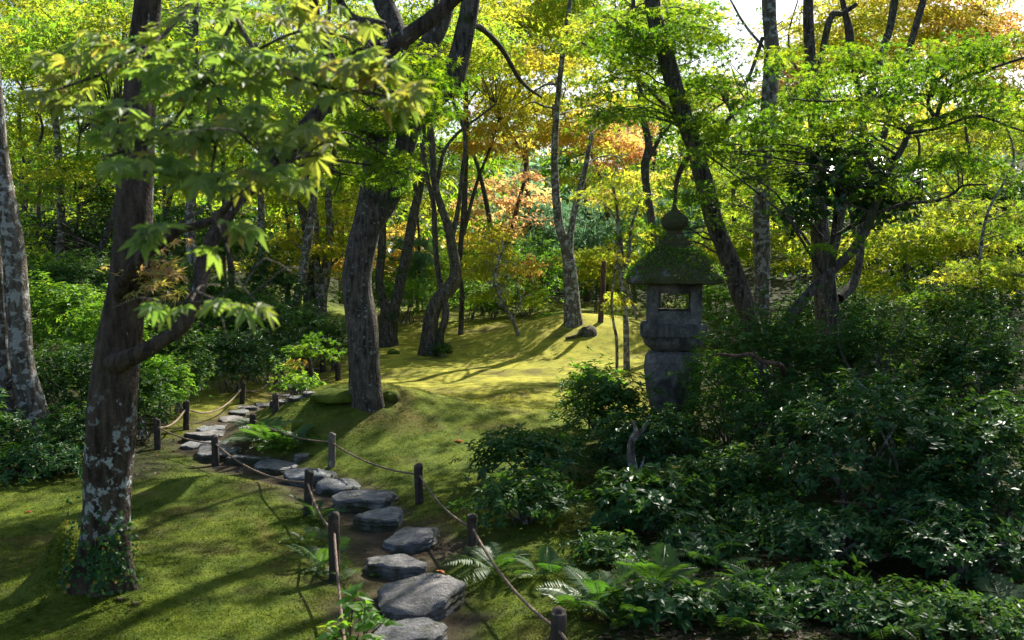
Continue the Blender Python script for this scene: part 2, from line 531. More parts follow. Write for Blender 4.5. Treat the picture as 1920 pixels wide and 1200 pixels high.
# short moss shoots that stand up from the lawn near the camera
def moss_shoots(n, y0=3.4, y1=11.5, x0=-.62, x1=.45, big=1.0):
    y = 1.0 / RNG.uniform(1 / y1, 1 / y0, n)
    x = RNG.uniform(x0, x1, n) * y
    soil, gold, floor = masks(x, y)
    keep = (soil < RNG.uniform(.15, .7, n)) & (vn2(x, y, 3.0, 21) + .4 * vn2(x, y, 9, 22) > RNG.uniform(-1.1, .3, n)) & (x < .45 * y + .1)
    keep &= (floor < .75)
    x, y, gold, soil, floor = x[keep], y[keep], gold[keep], soil[keep], floor[keep]
    n = len(x)
    P = np.stack([x, y, H(x, y) - .003], -1)
    s = (.007 + .006 * RNG.random(n)) * (.7 + y / 14) * big
    mb = []
    a = RNG.uniform(0, 6.283, n)
    V = np.zeros((n, 6, 3))
    for b in range(2):
        th = a + b * 1.9
        lean = np.stack([np.cos(th) * .9, np.sin(th) * .9, np.full(n, .8)], -1) * (s * RNG.uniform(.7, 1.2, n))[:, None]
        sd = np.stack([-np.sin(th), np.cos(th), np.zeros(n)], -1) * (s * .38)[:, None]
        V[:, b * 3] = P - sd; V[:, b * 3 + 1] = P + sd; V[:, b * 3 + 2] = P + lean
    Fc = np.arange(n * 6).reshape(-1, 3)
    rep = lambda q: np.repeat(q, 6)
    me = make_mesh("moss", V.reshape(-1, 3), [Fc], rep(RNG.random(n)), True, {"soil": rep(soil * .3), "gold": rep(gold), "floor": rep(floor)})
    o = link("moss", me, M['moss_shoots'])
    o["kind"] = "stuff"; o["label"] = "short olive green moss covering the lawn"; o["category"] = "moss"
moss_shoots(int(270000 * Q))

# ------------------------------------------------------------------ stepping stones
def stone_mat():
    m, t, p, out = nodes("stone_blue_grey")
    pos = geo_pos(t)
    lay = noise_tex(t, 9, 6, .7, geo_pos(t, (1, 1.6, 4.5)), 1.2)
    fine = noise_tex(t, 70, 5, .7, pos)
    col = ramp(t, lay, [(.25, (.05, .049, .047)), (.42, (.15, .15, .155)), (.58, (.255, .255, .26)), (.8, (.43, .43, .42))])
    oi = t.nodes.new("ShaderNodeObjectInfo")
    warm = ramp(t, oi.outputs["Random"], [(0, (.88, .96, 1.03)), (.5, (1, 1, 1)), (1, (1.12, 1.0, .93))])
    col = mixc(t, 1.0, col, warm, 'MULTIPLY')
    gm = t.nodes.new("ShaderNodeNewGeometry"); sp = t.nodes.new("ShaderNodeSeparateXYZ")
    t.links.new(gm.outputs["Normal"], sp.inputs[0])
    mossn = noise_tex(t, 7, 5, .65, pos)
    a = t.nodes.new("ShaderNodeMath"); a.operation = 'SUBTRACT'
    t.links.new(mossn, a.inputs[0]); t.links.new(attr(t, "v"), a.inputs[1])
    mk = ramp(t, a.outputs[0], [(.12, (0, 0, 0)), (.3, (1, 1, 1))])
    col = mixc(t, mk, col, (.05, .055, .02))
    edge = t.nodes.new("ShaderNodeMath"); edge.operation = 'ADD'      # soil and moss packed against the foot
    t.links.new(mossn, edge.inputs[0]); t.links.new(attr(t, "foot"), edge.inputs[1])
    col = mixc(t, ramp(t, edge.outputs[0], [(1.0, (0, 0, 0)), (1.15, (1, 1, 1))]), col, (.06, .055, .025))
    t.links.new(col, p.inputs["Base Color"])
    p.inputs["Roughness"].default_value = .62
    p.inputs["Specular IOR Level"].default_value = .45
    h = t.nodes.new("ShaderNodeMath"); h.operation = 'ADD'
    t.links.new(lay, h.inputs[0]); t.links.new(fine, h.inputs[1])
    bump(t, h.outputs[0], 1.0, .03, p)
    return m
M['stone'] = stone_mat()

def boulder(name, label, cat, px, py, w, h, seed, group, top=.6, corners=7, slope=(0, 0), mat='stone', lift=0.0, mossy=0.0):
    r = random.Random(seed)
    base = ground_at(px, py + h * .18)
    Y = base[1]
    wm = w * Y / F_PX / 2
    dm = min(top * h * Y * Y / (F_PX * 1.45), wm * 2.6) / 2
    dm = max(dm * .88, wm * .42)
    th = (1 - top) * h * Y / F_PX * .9 + .012
    ths = sorted(r.uniform(-.35, .35) + i * 2 * math.pi / corners for i in range(corners))
    ds = [r.uniform(.82, 1.0) for _ in range(corners)]
    seg = 44
    ang = np.linspace(0, 2 * np.pi, seg, endpoint=False)
    rad = np.full(seg, 1e9)
    for a, d in zip(ths, ds):
        c = np.cos(ang - a)
        rad = np.minimum(rad, np.where(c > .05, d / np.maximum(c, .05), 1e9))
    rad = np.minimum(rad, 1.25)
    rad = (rad + np.roll(rad, 1) * .5 + np.roll(rad, -1) * .5) / 2
    rings = [(-.14, 1.10), (-.03, 1.07), (th * .2, 1.08), (th * .42, .99), (th * .5, 1.04), (th * .74, .98), (th * .8, 1.03), (th * .96, .99), (th * 1.02, .93), (th * 1.04, .8), (th * 1.05, .62), (th * 1.05, .42), (th * 1.05, .2)]
    V = []
    va = []
    off = seed * 3.7
    for z, k in rings:
        q = np.stack([np.cos(ang) * rad * k * wm, np.sin(ang) * rad * k * dm, np.full(seg, z)], -1)
        n1 = vnoise(q * np.array([7, 7, 22]) + off); n2 = vnoise(q * np.array([19, 19, 45]) + off)
        side = 1.0 if k > .88 else .25
        q[:, :2] *= (1 + side * (.075 * n1 + .05 * n2))[:, None]
        q[:, 2] += (.022 * vnoise(q * 6.0 + off + 5) + .014 * np.abs(vnoise(q * np.array([13, 24, 13]) + off)) + .006 * vnoise(q * 31 + off)) * min(1, wm / .15) + (q[:, 0] * slope[0] + q[:, 1] * slope[1]) * (1 if z > 0 else 0)
        V.append(q)
        va.append(np.full(seg, (.40 if k < .95 else .20 + .2 * max(0, z) / max(th, .01)) - mossy))
    V.append(np.array([[0, 0, th * 1.05 + .01 * r.random()]])); va.append(np.array([.45 - mossy]))
    nr = len(rings)
    i = np.arange(nr - 1)[:, None] * seg; j = np.arange(seg)[None]; k2 = (j + 1) % seg
    quads = np.stack([i + j, i + k2, i + seg + k2, i + seg + j], -1).reshape(-1, 4)
    top_i = (nr - 1) * seg
    cap = np.stack([top_i + np.arange(seg), top_i + (np.arange(seg) + 1) % seg, np.full(seg, nr * seg)], -1)
    Vc = np.concatenate(V)
    foot = np.clip(1.0 - (Vc[:, 2] - .0) / max(.02, th * .55), 0, 1)
    me = make_mesh(name, Vc, [quads, cap], np.concatenate(va), True, {"foot": foot})
    o = link(name, me, M[mat], None, (base[0], base[1], float(H(base[0], base[1])) - .012 + lift))
    o.rotation_euler.z = r.uniform(-.15, .15)
    me.set_sharp_from_angle(angle=math.radians(38))
    tag(o, label, cat, group)
    return o

G_STONE = "stepping stones of the garden path"
for i, (lab, px, py, w, h, top, cor, slope) in enumerate([
    ("pale flat stepping stone cut off by the bottom edge beside the glossy leafy plant", 768, 1192, 140, 75, .62, 6, (0, 0)),
    ("large humped blue-grey stepping stone with a fallen leaf on top", 790, 1125, 172, 92, .58, 6, (.12, .1)),
    ("rounded stepping stone with a bright wet sheen, behind the large humped one", 744, 1066, 122, 48, .50, 8, (0, 0)),
    ("tilted purplish-grey stepping stone with a pointed right end", 771, 1012, 102, 56, .68, 5, (.1, .05)),
    ("blocky stepping stone with a straight ridged front face", 711, 978, 84, 48, .45, 5, (0, 0)),
    ("wide flat slab stepping stone with a smooth blue top", 687, 942, 124, 46, .52, 6, (0, 0)),
    ("small rough stepping stone wedged behind the wide blue slab", 637, 915, 84, 34, .55, 7, (0, 0)),
    ("broad low stepping stone directly behind the fern-hidden post", 588, 897, 104, 34, .50, 7, (0, 0)),
    ("jagged sunlit pale stepping stone under the left rope", 520, 873, 92, 26, .75, 8, (0, 0)),
    ("thin flat stepping stone on the right of the jagged pale one", 472, 856, 84, 18, .80, 6, (0, 0)),
    ("stepping stone half hidden by the post in the path bend", 410, 848, 78, 32, .65, 6, (0, 0)),
    ("small flat stepping stone at the left tip of the path bend", 364, 834, 46, 16, .7, 6, (0, 0)),
    ("flat stepping stone lying behind the bend post top", 405, 829, 62, 12, .8, 6, (0, 0)),
    ("dark-fronted stepping stone just above the path bend", 390, 816, 84, 20, .55, 6, (0, 0)),
    ("bright rippled stepping stone climbing behind the bend", 402, 803, 68, 18, .6, 7, (0, 0)),
    ("brightly lit white-topped stepping stone below the ferns", 432, 787, 48, 15, .6, 6, (0, 0)),
    ("small stepping stone peeping out beside the dark fern", 448, 774, 40, 12, .6, 6, (0, 0)),
    ("topmost grey stepping stone of the stairs before the flat paving", 466, 764, 40, 9, .7, 6, (0, 0)),
]):
    boulder("stepping_stone", lab, "stepping stone", px, py, w, h, 31 + i, G_STONE, top, cor, slope)
for i, (px, py, w, h) in enumerate([(500, 760, 44, 9), (532, 752, 46, 10), (562, 744, 44, 9), (540, 741, 30, 7), (585, 736, 36, 8)]):
    boulder("stepping_stone", ["sunlit flat stone at the start of the upper path", "broad sunlit path stone beside the short dark post", "sunlit path stone just under the moss mound's edge",
                               "narrow path stone behind the broad sunlit one", "farthest path stone seen at the sapling's foot"][i], "stepping stone", px, py, w, h, 71 + i, G_STONE, .75, 6)
for i, (px, py, w, h) in enumerate([(548, 692, 40, 8), (575, 688, 34, 8), (596, 693, 24, 6), (502, 645, 30, 10)]):
    boulder("stepping_stone", ["grey stone of the far path left of the sapling crown", "grey stone of the far path behind the sapling crown", "small far path stone beside the brown post",
                               "pale stone gleaming between the shrubs on the far path"][i], "stepping stone", px, py, w, h, 91 + i, G_STONE, .6, 6)
boulder("rock", "pale slanting rock lying in the ferns at the mound's foot", "rock", 566, 856, 32, 18, 120, None, .6, 6)
def dome(label, px, py, w, h, seed):
    g = ground_at(px, py); k = mpp(g[1])
    a, e = np.meshgrid(np.linspace(0, 2 * np.pi, 28, endpoint=False), np.linspace(-.35, np.pi / 2, 12))
    D = np.stack([np.cos(a) * np.cos(e) * w / 2 * k, np.sin(a) * np.cos(e) * w / 2 * k, np.sin(e) * h * k], -1)
    D *= (1 + .16 * vnoise(D * 6 / (w * k) * .5 + seed) + .06 * vnoise(D * 22 + seed))[..., None]
    i = np.arange(11)[:, None] * 28; j = np.arange(28)[None]; q = (j + 1) % 28
    me = make_mesh("rock", D.reshape(-1, 3), [np.stack([i + j, i + q, i + 28 + q, i + 28 + j], -1).reshape(-1, 4)])
    tag(link("rock", me, M['ground'], None, tuple(g)), label, "rock")
dome("moss-covered boulder at the left foot of the thick central trunk", 632, 744, 96, 17, 3)
dome("small round moss-covered lump on the right of the central trunk's foot", 732, 746, 36, 15, 5)
dome("little mole-like moss bump on the lawn beside the V-shaped tree", 738, 664, 26, 9, 8)
boulder("rock", "white sunlit stone at the right edge among the shrubs", "rock", 1898, 792, 40, 16, 123, None, .6, 6)

# fallen leaf on the humped stone, and a few on the moss
def fallen(px, py, size, label, mat, lift):
    g = ground_at(px, py)
    mb = MB()
    leaves(mb, near_leaf(int(px)), np.array([[0, 0, 0.]]), np.array([[.1, -.1, 1.]]), np.array([[.4, .8, 0.]]), size, np.array([.9]))
    o = link("fallen_leaf", mb.mesh("fallen_leaf", False), M[mat], None, (g[0], g[1], g[2] + lift))
    tag(o, label, "leaf", "fallen maple leaves")

# ------------------------------------------------------------------ fence posts and ropes
def wood_mat(name, a, b):
    m, t, p, out = nodes(name)
    n = noise_tex(t, 40, 6, .65, geo_pos(t, (1, 1, .12)), .5)
    c = ramp(t, n, [(.3, a), (.7, b)])
    blot = ramp(t, noise_tex(t, 18, 4, .6, geo_pos(t)), [(.55, (0, 0, 0)), (.7, (1, 1, 1))])
    c = mixc(t, blot, c, tuple(min(1, k * 1.7) for k in b))
    t.links.new(c, p.inputs["Base Color"])
    p.inputs["Roughness"].default_value = .85
    bump(t, n, .8, .006, p)
    return m
M['post'] = wood_mat('post_wood', (.014, .010, .008), (.06, .043, .033))
M['post_pale'] = wood_mat('post_wood_pale', (.06, .05, .04), (.17, .145, .115))
def rope_mat():
    m, t, p, out = nodes("rope")
    c = ramp(t, noise_tex(t, 120, 4, .7, geo_pos(t)), [(.3, (.10, .065, .045)), (.7, (.27, .19, .135))])
    t.links.new(c, p.inputs["Base Color"]); p.inputs["Roughness"].default_value = .9
    return m
M['rope'] = rope_mat()

POSTS = {}
def post(key, px, ptop, pbase, label, wpx=None, mat='post'):
    g = ground_at(px, pbase)
    Y = g[1]
    h = pix(px, ptop, Y)[2] - g[2]
    r = (wpx or 18 * 6.2 / Y) / 2 * Y / F_PX
    rr = np.random.default_rng(int(px))
    zs = np.array([-.12, 0, .2 * h, .4 * h, .6 * h, .8 * h, .93 * h, h - r * .35, h - r * .1, h])
    rs = np.array([1.05, 1.05, 1.02, 1.0, .98, .98, .99, .96, .82, .45]) * r
    P = np.stack([rr.normal(0, .002, 10) + rr.normal(0, .035) * zs, rr.normal(0, .002, 10) + rr.normal(0, .03) * zs, zs], -1)
    V, Fc = tube(P, rs, 14, rough=.07, nscale=3)
    o = link("fence_post", make_mesh("fence_post", V, Fc), M[mat], None, tuple(g))
    tag(o, label, "post", "low wooden posts along the path")
    POSTS[key] = (g, h, r)
post('A', 295, 785, 843, "dark post at the left corner where two ropes meet, beside the spotted trunk")
post('B', 349, 752, 806, "brown post second from the left, between corner post and mossy verge post")
post('C', 454, 717, 757, "light-topped post on the sunlit verge below the round shrubs")
post('D', 517, 690, 726, "post at the upper end of the left rope, against the dark shrubs")
post('E', 404, 817, 873, "black post standing in front of the bend in the stone path")
post('F', 577, 882, 968, "dark post before the broad low stone with ferns at its foot")
post('G', 627, 962, 1088, "tall-looking near post wrapped by fern fronds left of the stones")
post('R0', 517, 738, 772, "stubby dark post in front of the sunlit flat path stones")
post('R1', 474, 776, 818, "dark post buried in the ferns below the moss mound")
post('R2', 621, 812, 876, "weathered pale post at the front foot of the moss mound", mat='post_pale')
post('R3', 786, 870, 944, "dark post on the open moss right of the wide blue slab")
post('R4', 885, 965, 1056, "brown weathered post pressed against the dark right-hand shrubs", 20)
post('R5', 1043, 1145, 1272, "nearest post, cut off by the bottom edge, ropes running both ways", 31)
post('Q1', 543, 648, 664, "tiny post far along the path under the pale leaning trunk", 9)
post('Q2', 605, 667, 698, "reddish far post to the right of the small sapling", 11)
post('Q3', 634, 681, 714, "far dark post close to the left edge of the central trunk", 11)
for key, px, pt, pb in (('H', 668, 1330, 1470), ('R6', 1270, 1330, 1490)):      # where the ropes go on, below the picture
    g = ground_at(px, pb); POSTS[key] = (g, pix(px, pt, g[1])[2] - g[2], .028)

def rope(label, keys, strands=True, r=.0075, sag=.05):
    mb = MB()
    org = POSTS[keys[0]][0]
    for a, b in zip(keys[:-1], keys[1:]):
        ga, ha, ra = POSTS[a]; gb, hb, rb = POSTS[b]
        p = np.array([ga[0], ga[1], ga[2] + ha * .74]); q = np.array([gb[0], gb[1], gb[2] + hb * .74])
        L = np.linalg.norm(q - p)
        s = sag * L
        if strands:
            pitch = .035
            n = int(L / pitch * 6)
            t = np.linspace(0, 1, n)
            C = p + (q - p) * t[:, None]; C[:, 2] -= s * 4 * t * (1 - t)
            T = (q - p) / L
            u = np.cross(T, [0, 0, 1.]); u /= np.linalg.norm(u); w = np.cross(u, T)
            for k in range(3):
                a_ = t * L / pitch * 2 * np.pi + k * 2.094
                P = C + r * .52 * (np.cos(a_)[:, None] * u + np.sin(a_)[:, None] * w)
                V, Fc = tube(P, np.full(n, r * .56), 4)
                mb.add(V, Fc)
        else:
            t = np.linspace(0, 1, 14)
            C = p + (q - p) * t[:, None]; C[:, 2] -= s * 4 * t * (1 - t)
            V, Fc = tube(C, np.full(14, r), 6)
            mb.add(V, Fc)
    o = link("rope", mb.mesh("rope", True, org), M['rope'], None, tuple(org))
    tag(o, label, "rope", "ropes strung through the path posts")
rope("rope climbing from the left corner post past the verge to the dark shrubs", ['A', 'B', 'C', 'D'], False, .009, .07)
rope("rope descending from the left corner post towards the viewer along the stones", ['A', 'E', 'F', 'G', 'H'], True, .0072, .04)
rope("rope along the right of the path from the ferny post to the bottom edge", ['R1', 'R2', 'R3', 'R4', 'R5', 'R6'], True, .0072, .038)
rope("short rope between the two far posts beside the central trunk", ['Q2', 'Q3'], False, .009, .1)

# ------------------------------------------------------------------ stone lantern
def lantern_mat(name, moss):
    m, t, p, out = nodes(name)
    pos = geo_pos(t)
    a = noise_tex(t, 14, 6, .7, pos); f = noise_tex(t, 90, 4, .75, pos)
    c = ramp(t, a, [(.3, (.09, .086, .08)), (.5, (.19, .18, .165)), (.7, (.30, .285, .26))])
    sp = ramp(t, f, [(.35, (.45, .45, .45)), (.65, (1.25, 1.25, 1.25))])
    c = mixc(t, 1.0, c, sp, 'MULTIPLY')
    stain = ramp(t, noise_tex(t, 5, 5, .6, geo_pos(t, (1.4, 1.4, .5)), .5), [(.48, (0, 0, 0)), (.62, (1, 1, 1))])
    c = mixc(t, stain, c, (.06, .056, .05))
    if moss:
        mo = ramp(t, noise_tex(t, 8, 5, .7, pos), [(.5 - moss * .2, (0, 0, 0)), (.62 - moss * .2, (1, 1, 1))])
        mcol = ramp(t, f, [(.3, (.035, .038, .016)), (.7, (.10, .10, .035))])
        c = mixc(t, mo, c, mcol)
    t.links.new(c, p.inputs["Base Color"]); p.inputs["Roughness"].default_value = .95
    p.inputs["Specular IOR Level"].default_value = .2
    h = t.nodes.new("ShaderNodeMath"); h.operation = 'ADD'
    t.links.new(a, h.inputs[0]); t.links.new(f, h.inputs[1])
    bump(t, h.outputs[0], .8, .012, p)
    return m
M['granite'] = lantern_mat('granite', 0)
M['granite_moss'] = lantern_mat('granite_moss', .8)

LY = 9.0
LX = pix(1263, 600, LY)[0]
LZ0 = float(H(LX, LY))
lz = lambda py: pix(1263, py, LY)[2] - LZ0
lr = lambda p: p * LY / F_PX
def lathe(mb, prof, n=2.0, rot=0.0, seg=56, rough=.0, cx=0.0, cy=0.0, close_bottom=True, v=.5, sx=1.0):
    ang = np.linspace(0, 2 * np.pi, seg, endpoint=False)
    sup = 1 / (np.abs(np.cos(ang)) ** n + np.abs(np.sin(ang)) ** n) ** (1 / n)
    z = np.array([q[0] for q in prof]); R = np.array([q[1] for q in prof])
    zz, RR = [], []
    for a in range(len(z) - 1):
        k = max(1, int(math.hypot(z[a + 1] - z[a], R[a + 1] - R[a]) / .025))
        tt = np.linspace(0, 1, k, endpoint=False)
        zz += list(z[a] + (z[a + 1] - z[a]) * tt); RR += list(R[a] + (R[a + 1] - R[a]) * tt)
    zz.append(z[-1]); RR.append(R[-1])
    zz = np.array(zz); RR = np.array(RR)
    X = np.cos(ang)[None] * sup[None] * RR[:, None] * sx; Yq = np.sin(ang)[None] * sup[None] * RR[:, None]
    c, s = math.cos(rot), math.sin(rot)
    V = np.stack([X * c - Yq * s + cx, X * s + Yq * c + cy, np.repeat(zz[:, None], seg, 1)], -1)
    if rough:
        nn = vnoise(V * 9 + 3.3) + .6 * vnoise(V * 24) + .35 * vnoise(V * 55)
        V[..., :2] += (V[..., :2] - np.array([cx, cy])) * (rough * nn / np.maximum(RR[:, None], .03) * .5)[..., None]
        V[..., 2] += rough * .35 * vnoise(V * 13 + 7)
    m = len(zz)
    i = np.arange(m - 1)[:, None] * seg; j = np.arange(seg)[None]; k = (j + 1) % seg
    quads = np.stack([i + j, i + k, i + seg + k, i + seg + j], -1).reshape(-1, 4)
    P = V.reshape(-1, 3)
    P = np.vstack([P, P[:seg].mean(0), P[-seg:].mean(0)])
    j = np.arange(seg)
    caps = np.vstack([np.stack([(j + 1) % seg, j, np.full(seg, m * seg)], -1),
                      np.stack([(m - 1) * seg + j, (m - 1) * seg + (j + 1) % seg, np.full(seg, m * seg + 1)], -1)])
    mb.add(P, [quads, caps], v)
    return V

lan = thing("stone_lantern", "weathered stone garden lantern with mossy roof and open square window", "stone lantern", (LX, LY, LZ0))
ROT = math.radians(-8)
def lpart(nm, mb, mat, lab=None):
    me = mb.mesh(nm); o = link(nm, me, M[mat], lan)
    me.set_sharp_from_angle(angle=math.radians(40))
    if lab: o["label"] = lab
    return o
mb = MB()
lathe(mb, [(-.15, lr(34)), (lz(800), lr(36)), (lz(772), lr(38)), (lz(748), lr(46)), (lz(715), lr(52)), (lz(685), lr(54)), (lz(668), lr(52)), (lz(660), lr(47)), (lz(655), lr(36))], 4.5, ROT, 64, .012)
lpart("pedestal", mb, 'granite')
mb = MB()
lathe(mb, [(lz(656), lr(38)), (lz(651), lr(44)), (lz(643), lr(53)), (lz(631), lr(58)), (lz(629), lr(60)), (lz(627), lr(62)), (lz(607), lr(62)), (lz(604), lr(59)), (lz(603), lr(30))], 7, ROT, 64, .006)
lpart("platform", mb, 'granite')
mb = MB()
hw = 51
lathe(mb, [(lz(604.5), lr(40)), (lz(604), lr(hw)), (lz(586), lr(hw)), (lz(585), lr(30))], 12, ROT, 48, .003)
lathe(mb, [(lz(546), lr(30)), (lz(545), lr(hw)), (lz(530), lr(hw)), (lz(529), lr(40))], 12, ROT, 48, .003)
c, s = math.cos(ROT), math.sin(ROT)
for ax in (-1, 1):
    for ay in (-1, 1):
        x, y = ax * lr(hw - 11.4), ay * lr(hw - 11.4)
        lathe(mb, [(lz(588), lr(11)), (lz(543), lr(11))], 12, ROT, 24, .002, x * c - y * s, x * s + y * c)
    x = ax * lr(hw - 9)
    lathe(mb, [(lz(588), lr(30)), (lz(543), lr(30))], 12, ROT, 24, .0, x * c, x * s, sx=.2)
    y = ax * lr(hw - 8)                       # thin inner frame round the window, set back from the face
    lathe(mb, [(lz(586.5), lr(34)), (lz(581), lr(34))], 12, ROT + math.pi / 2, 24, .0, -y * s, y * c, sx=.13)
    lathe(mb, [(lz(549), lr(34)), (lz(544), lr(34))], 12, ROT + math.pi / 2, 24, .0, -y * s, y * c, sx=.13)
lpart("fire_box", mb, 'granite', "square stone box with a window cut through it")
mb = MB()
roofV = lathe(mb, [(lz(531), lr(54)), (lz(532), lr(83)), (lz(530), lr(88)), (lz(521), lr(88)), (lz(512), lr(81)), (lz(500), lr(72)), (lz(488), lr(61)), (lz(476), lr(48)), (lz(466), lr(36)), (lz(461), lr(30)), (lz(460), lr(11))], 7, ROT, 72, .028)
roof = lpart("roof", mb, 'granite_moss', "mossy square roof with deep eaves")
mb = MB()
lathe(mb, [(lz(462), lr(26)), (lz(461), lr(30)), (lz(456), lr(30)), (lz(453), lr(25)), (lz(444), lr(18)), (lz(437), lr(14)), (lz(432), lr(13)), (lz(431.5), lr(8))], 2.6, ROT, 40, .008)
lpart("neck", mb, 'granite_moss')
mb = MB()
lathe(mb, [(lz(434), lr(10)), (lz(431), lr(15)), (lz(425), lr(23)), (lz(416), lr(26)), (lz(408), lr(24)), (lz(401), lr(16)), (lz(396), lr(9)), (lz(390), lr(5)), (lz(384), lr(2.5))], 2, 0, 40, .008)
lpart("finial", mb, 'granite_moss', "onion-shaped stone jewel")
# creeping leaves on the roof
rv = roofV.reshape(-1, 3)
sel = rv[(rv[:, 2] > lz(527)) & (rv[:, 2] < lz(466))]
q = sel[RNG.integers(0, len(sel), 3200)] + RNG.normal(0, .012, (3200, 3))
q = q[vnoise(q * 7) + RNG.normal(0, .25, len(q)) > -.05]
nn = np.stack([q[:, 0], q[:, 1], np.full(len(q), .35)], -1); nn /= np.linalg.norm(nn, axis=1)[:, None]
mb = MB()
leaves(mb, oval_far(.42), q + nn * RNG.uniform(.004, .030, (len(q), 1)), nn + RNG.normal(0, .45, nn.shape), unit(len(q)) + np.array([0, 0, -.4]), .016 + .014 * RNG.random(len(q)), RNG.random(len(q)))
o = link("creeper", mb.mesh("creeper", False), M['fresh'], roof); o["kind"] = "stuff"

# ------------------------------------------------------------------ where sun reaches the ground (gaps left in the added canopy)
LIT = [  # outlines in photo pixels of the sunny ground, with how open the added canopy is above each
    ([(640, 640), (800, 615), (1010, 575), (1165, 600), (1200, 690), (1060, 740), (1020, 800), (960, 812), (850, 780), (770, 750), (735, 690), (640, 690)], .8),
    ([(300, 800), (440, 735), (565, 728), (560, 762), (470, 782), (430, 840), (350, 852), (280, 855)], .7),
    ([(470, 855), (575, 862), (570, 892), (490, 888)], .8),
    ([(480, 790), (600, 735), (650, 745), (560, 790)], .55),
    ([(525, 930), (600, 920), (600, 962), (520, 965)], .9),
    ([(540, 1050), (620, 1060), (600, 1095), (540, 1085)], .55),
    ([(640, 740), (800, 780), (950, 830), (880, 900), (600, 860)], .25),
    ([(1200, 860), (1900, 840), (1950, 1010), (1300, 990)], .38),
    ([(690, 850), (760, 855), (730, 880), (690, 870)], .7),
    ([(0, 380), (640, 420), (640, 640), (300, 760), (60, 700)], .75),
]
def inside(px, py, poly):
    px = np.asarray(px); py = np.asarray(py)
    r = np.zeros(px.shape, bool)
    for (x0, y0), (x1, y1) in zip(poly, poly[1:] + poly[:1]):
        c = ((y0 > py) != (y1 > py)) & (px < (x1 - x0) * (py - y0) / (y1 - y0 + 1e-9) + x0)
        r ^= c
    return r
def openness(G):                    # G: ground points (n,3)
    px, py = proj(G)
    o = np.zeros(len(G))
    for poly, v in LIT:
        o = np.maximum(o, inside(px, py, poly) * v)
    return np.maximum(o, sm(22, 27, G[:, 1]))
def shadow_at(P):                   # where a point's shadow meets the ground
    P = np.atleast_2d(P)
    t = (P[:, 2] - .1) / SUNV[2]
    G = P - SUNV * t[:, None]
    G[:, 2] = .1
    return G

# ------------------------------------------------------------------ trees
TREES = []
def tree(name, label, stems, pads=(), pal='maple_green', Y=None, bark='bark_dark', cat='tree', group=None, twig=1.0, flare=.5, tpl=None, upper=False, needle=False, twig_r=1.0):
    TREES.append(dict(name=name, label=label, stems=stems, pads=list(pads), pal=pal, Y=Y, bark=bark, cat=cat, group=group, twig=twig, flare=flare, tpl=tpl, upper=upper, extra=[], needle=needle, twig_r=twig_r))
    return TREES[-1]

def setup(t):
    px, py = t['stems'][0][0][:2]
    if t['Y'] is None:
        t['Y'] = float(ground_at(px, py)[1])
    Y = t['Y']
    t['pts'] = []
    for k, st in enumerate(t['stems']):
        P = np.array([pix(a[0], a[1], Y + (a[3] if len(a) > 3 else 0)) for a in st])
        R = np.array([a[2] * Y / F_PX / 2 for a in st])
        if k == 0 or st[0][1] > 560 and t.get('allground'):
            g = H(P[0, 0], P[0, 1])
            P[0, 2] = g - .12 if abs(P[0, 2] - g) < .5 else P[0, 2]
            if P[0, 2] > g:
                P = np.vstack([[P[0, 0], P[0, 1], g - .12], P]); R = np.concatenate([[R[0] * 1.1], R])
        t['pts'].append((P, R))
    t['base'] = np.array([t['pts'][0][0][0, 0], t['pts'][0][0][0, 1], float(H(t['pts'][0][0][0, 0], t['pts'][0][0][0, 1]))])

def spray_leaves(mb, tpl, C, R, N, size, pal_bias, rng, tilt=.18, ldev=.42):
    """flat layered sprays of maple leaves"""
    n = len(C)
    if n == 0:
        return
    nl = np.maximum(3, (N * Q)).astype(int)
    idx = np.repeat(np.arange(n), nl)
    m = len(idx)
    sn = np.array([0, 0, 1.0]) + rng.normal(0, tilt, (n, 3)); sn /= np.linalg.norm(sn, axis=1)[:, None]
    elong = rng.uniform(.55, 1.0, n); ea = rng.uniform(0, np.pi, n)
    r = np.sqrt(rng.random(m)) * (1 + .25 * rng.normal(size=m) * .5)
    a = rng.uniform(0, 2 * np.pi, m)
    u, w = r * np.cos(a), r * np.sin(a) * elong[idx]
    dx = u * np.cos(ea[idx]) - w * np.sin(ea[idx]); dy = u * np.sin(ea[idx]) + w * np.cos(ea[idx])
    off = np.stack([dx, dy, np.zeros(m)], -1)
    off[:, 2] = -(off * sn[idx]).sum(1) / sn[idx][:, 2] * .9 - .22 * r ** 2 + rng.normal(0, .085, m)
    pos = C[idx] + off * R[idx][:, None]
    nrm = sn[idx] + rng.normal(0, ldev, (m, 3))
    dr = np.stack([dx, dy, -.25 * np.ones(m)], -1) + rng.normal(0, .55, (m, 3))
    v = np.clip(.5 + pal_bias[idx] + rng.normal(0, .17, m), 0, 1)
    leaves(mb, tpl, pos, nrm, dr, size[idx] * rng.uniform(.7, 1.2, m), v)

# sun has to reach the hedge and the lawn through the far crowns
HEDGE = np.array([pix(a, b, RNG.uniform(22.5, 24.5)) for a in np.arange(660, 1260, 26) for b in (470, 500, 530, 560)])
LAWN = np.array([ground_at(a, b) for a in np.arange(660, 1160, 34) for b in (600, 615, 635, 660, 690, 730)])
GLOW = np.concatenate([HEDGE, LAWN])
def keep_gaps(C, R, rng):
    w = C[:, None, :] - GLOW[None]
    tt = w @ SUNV
    off = np.linalg.norm(w - tt[..., None] * SUNV, axis=2)
    n = ((off < R[:, None] * .7) & (tt > 1.2)).sum(1)
    px, py = proj(C)
    return rng.random(len(C)) > np.clip(n * .22, 0, 1) * np.where((py < -20) | (px < -20) | (px > 1940), .9, .5)

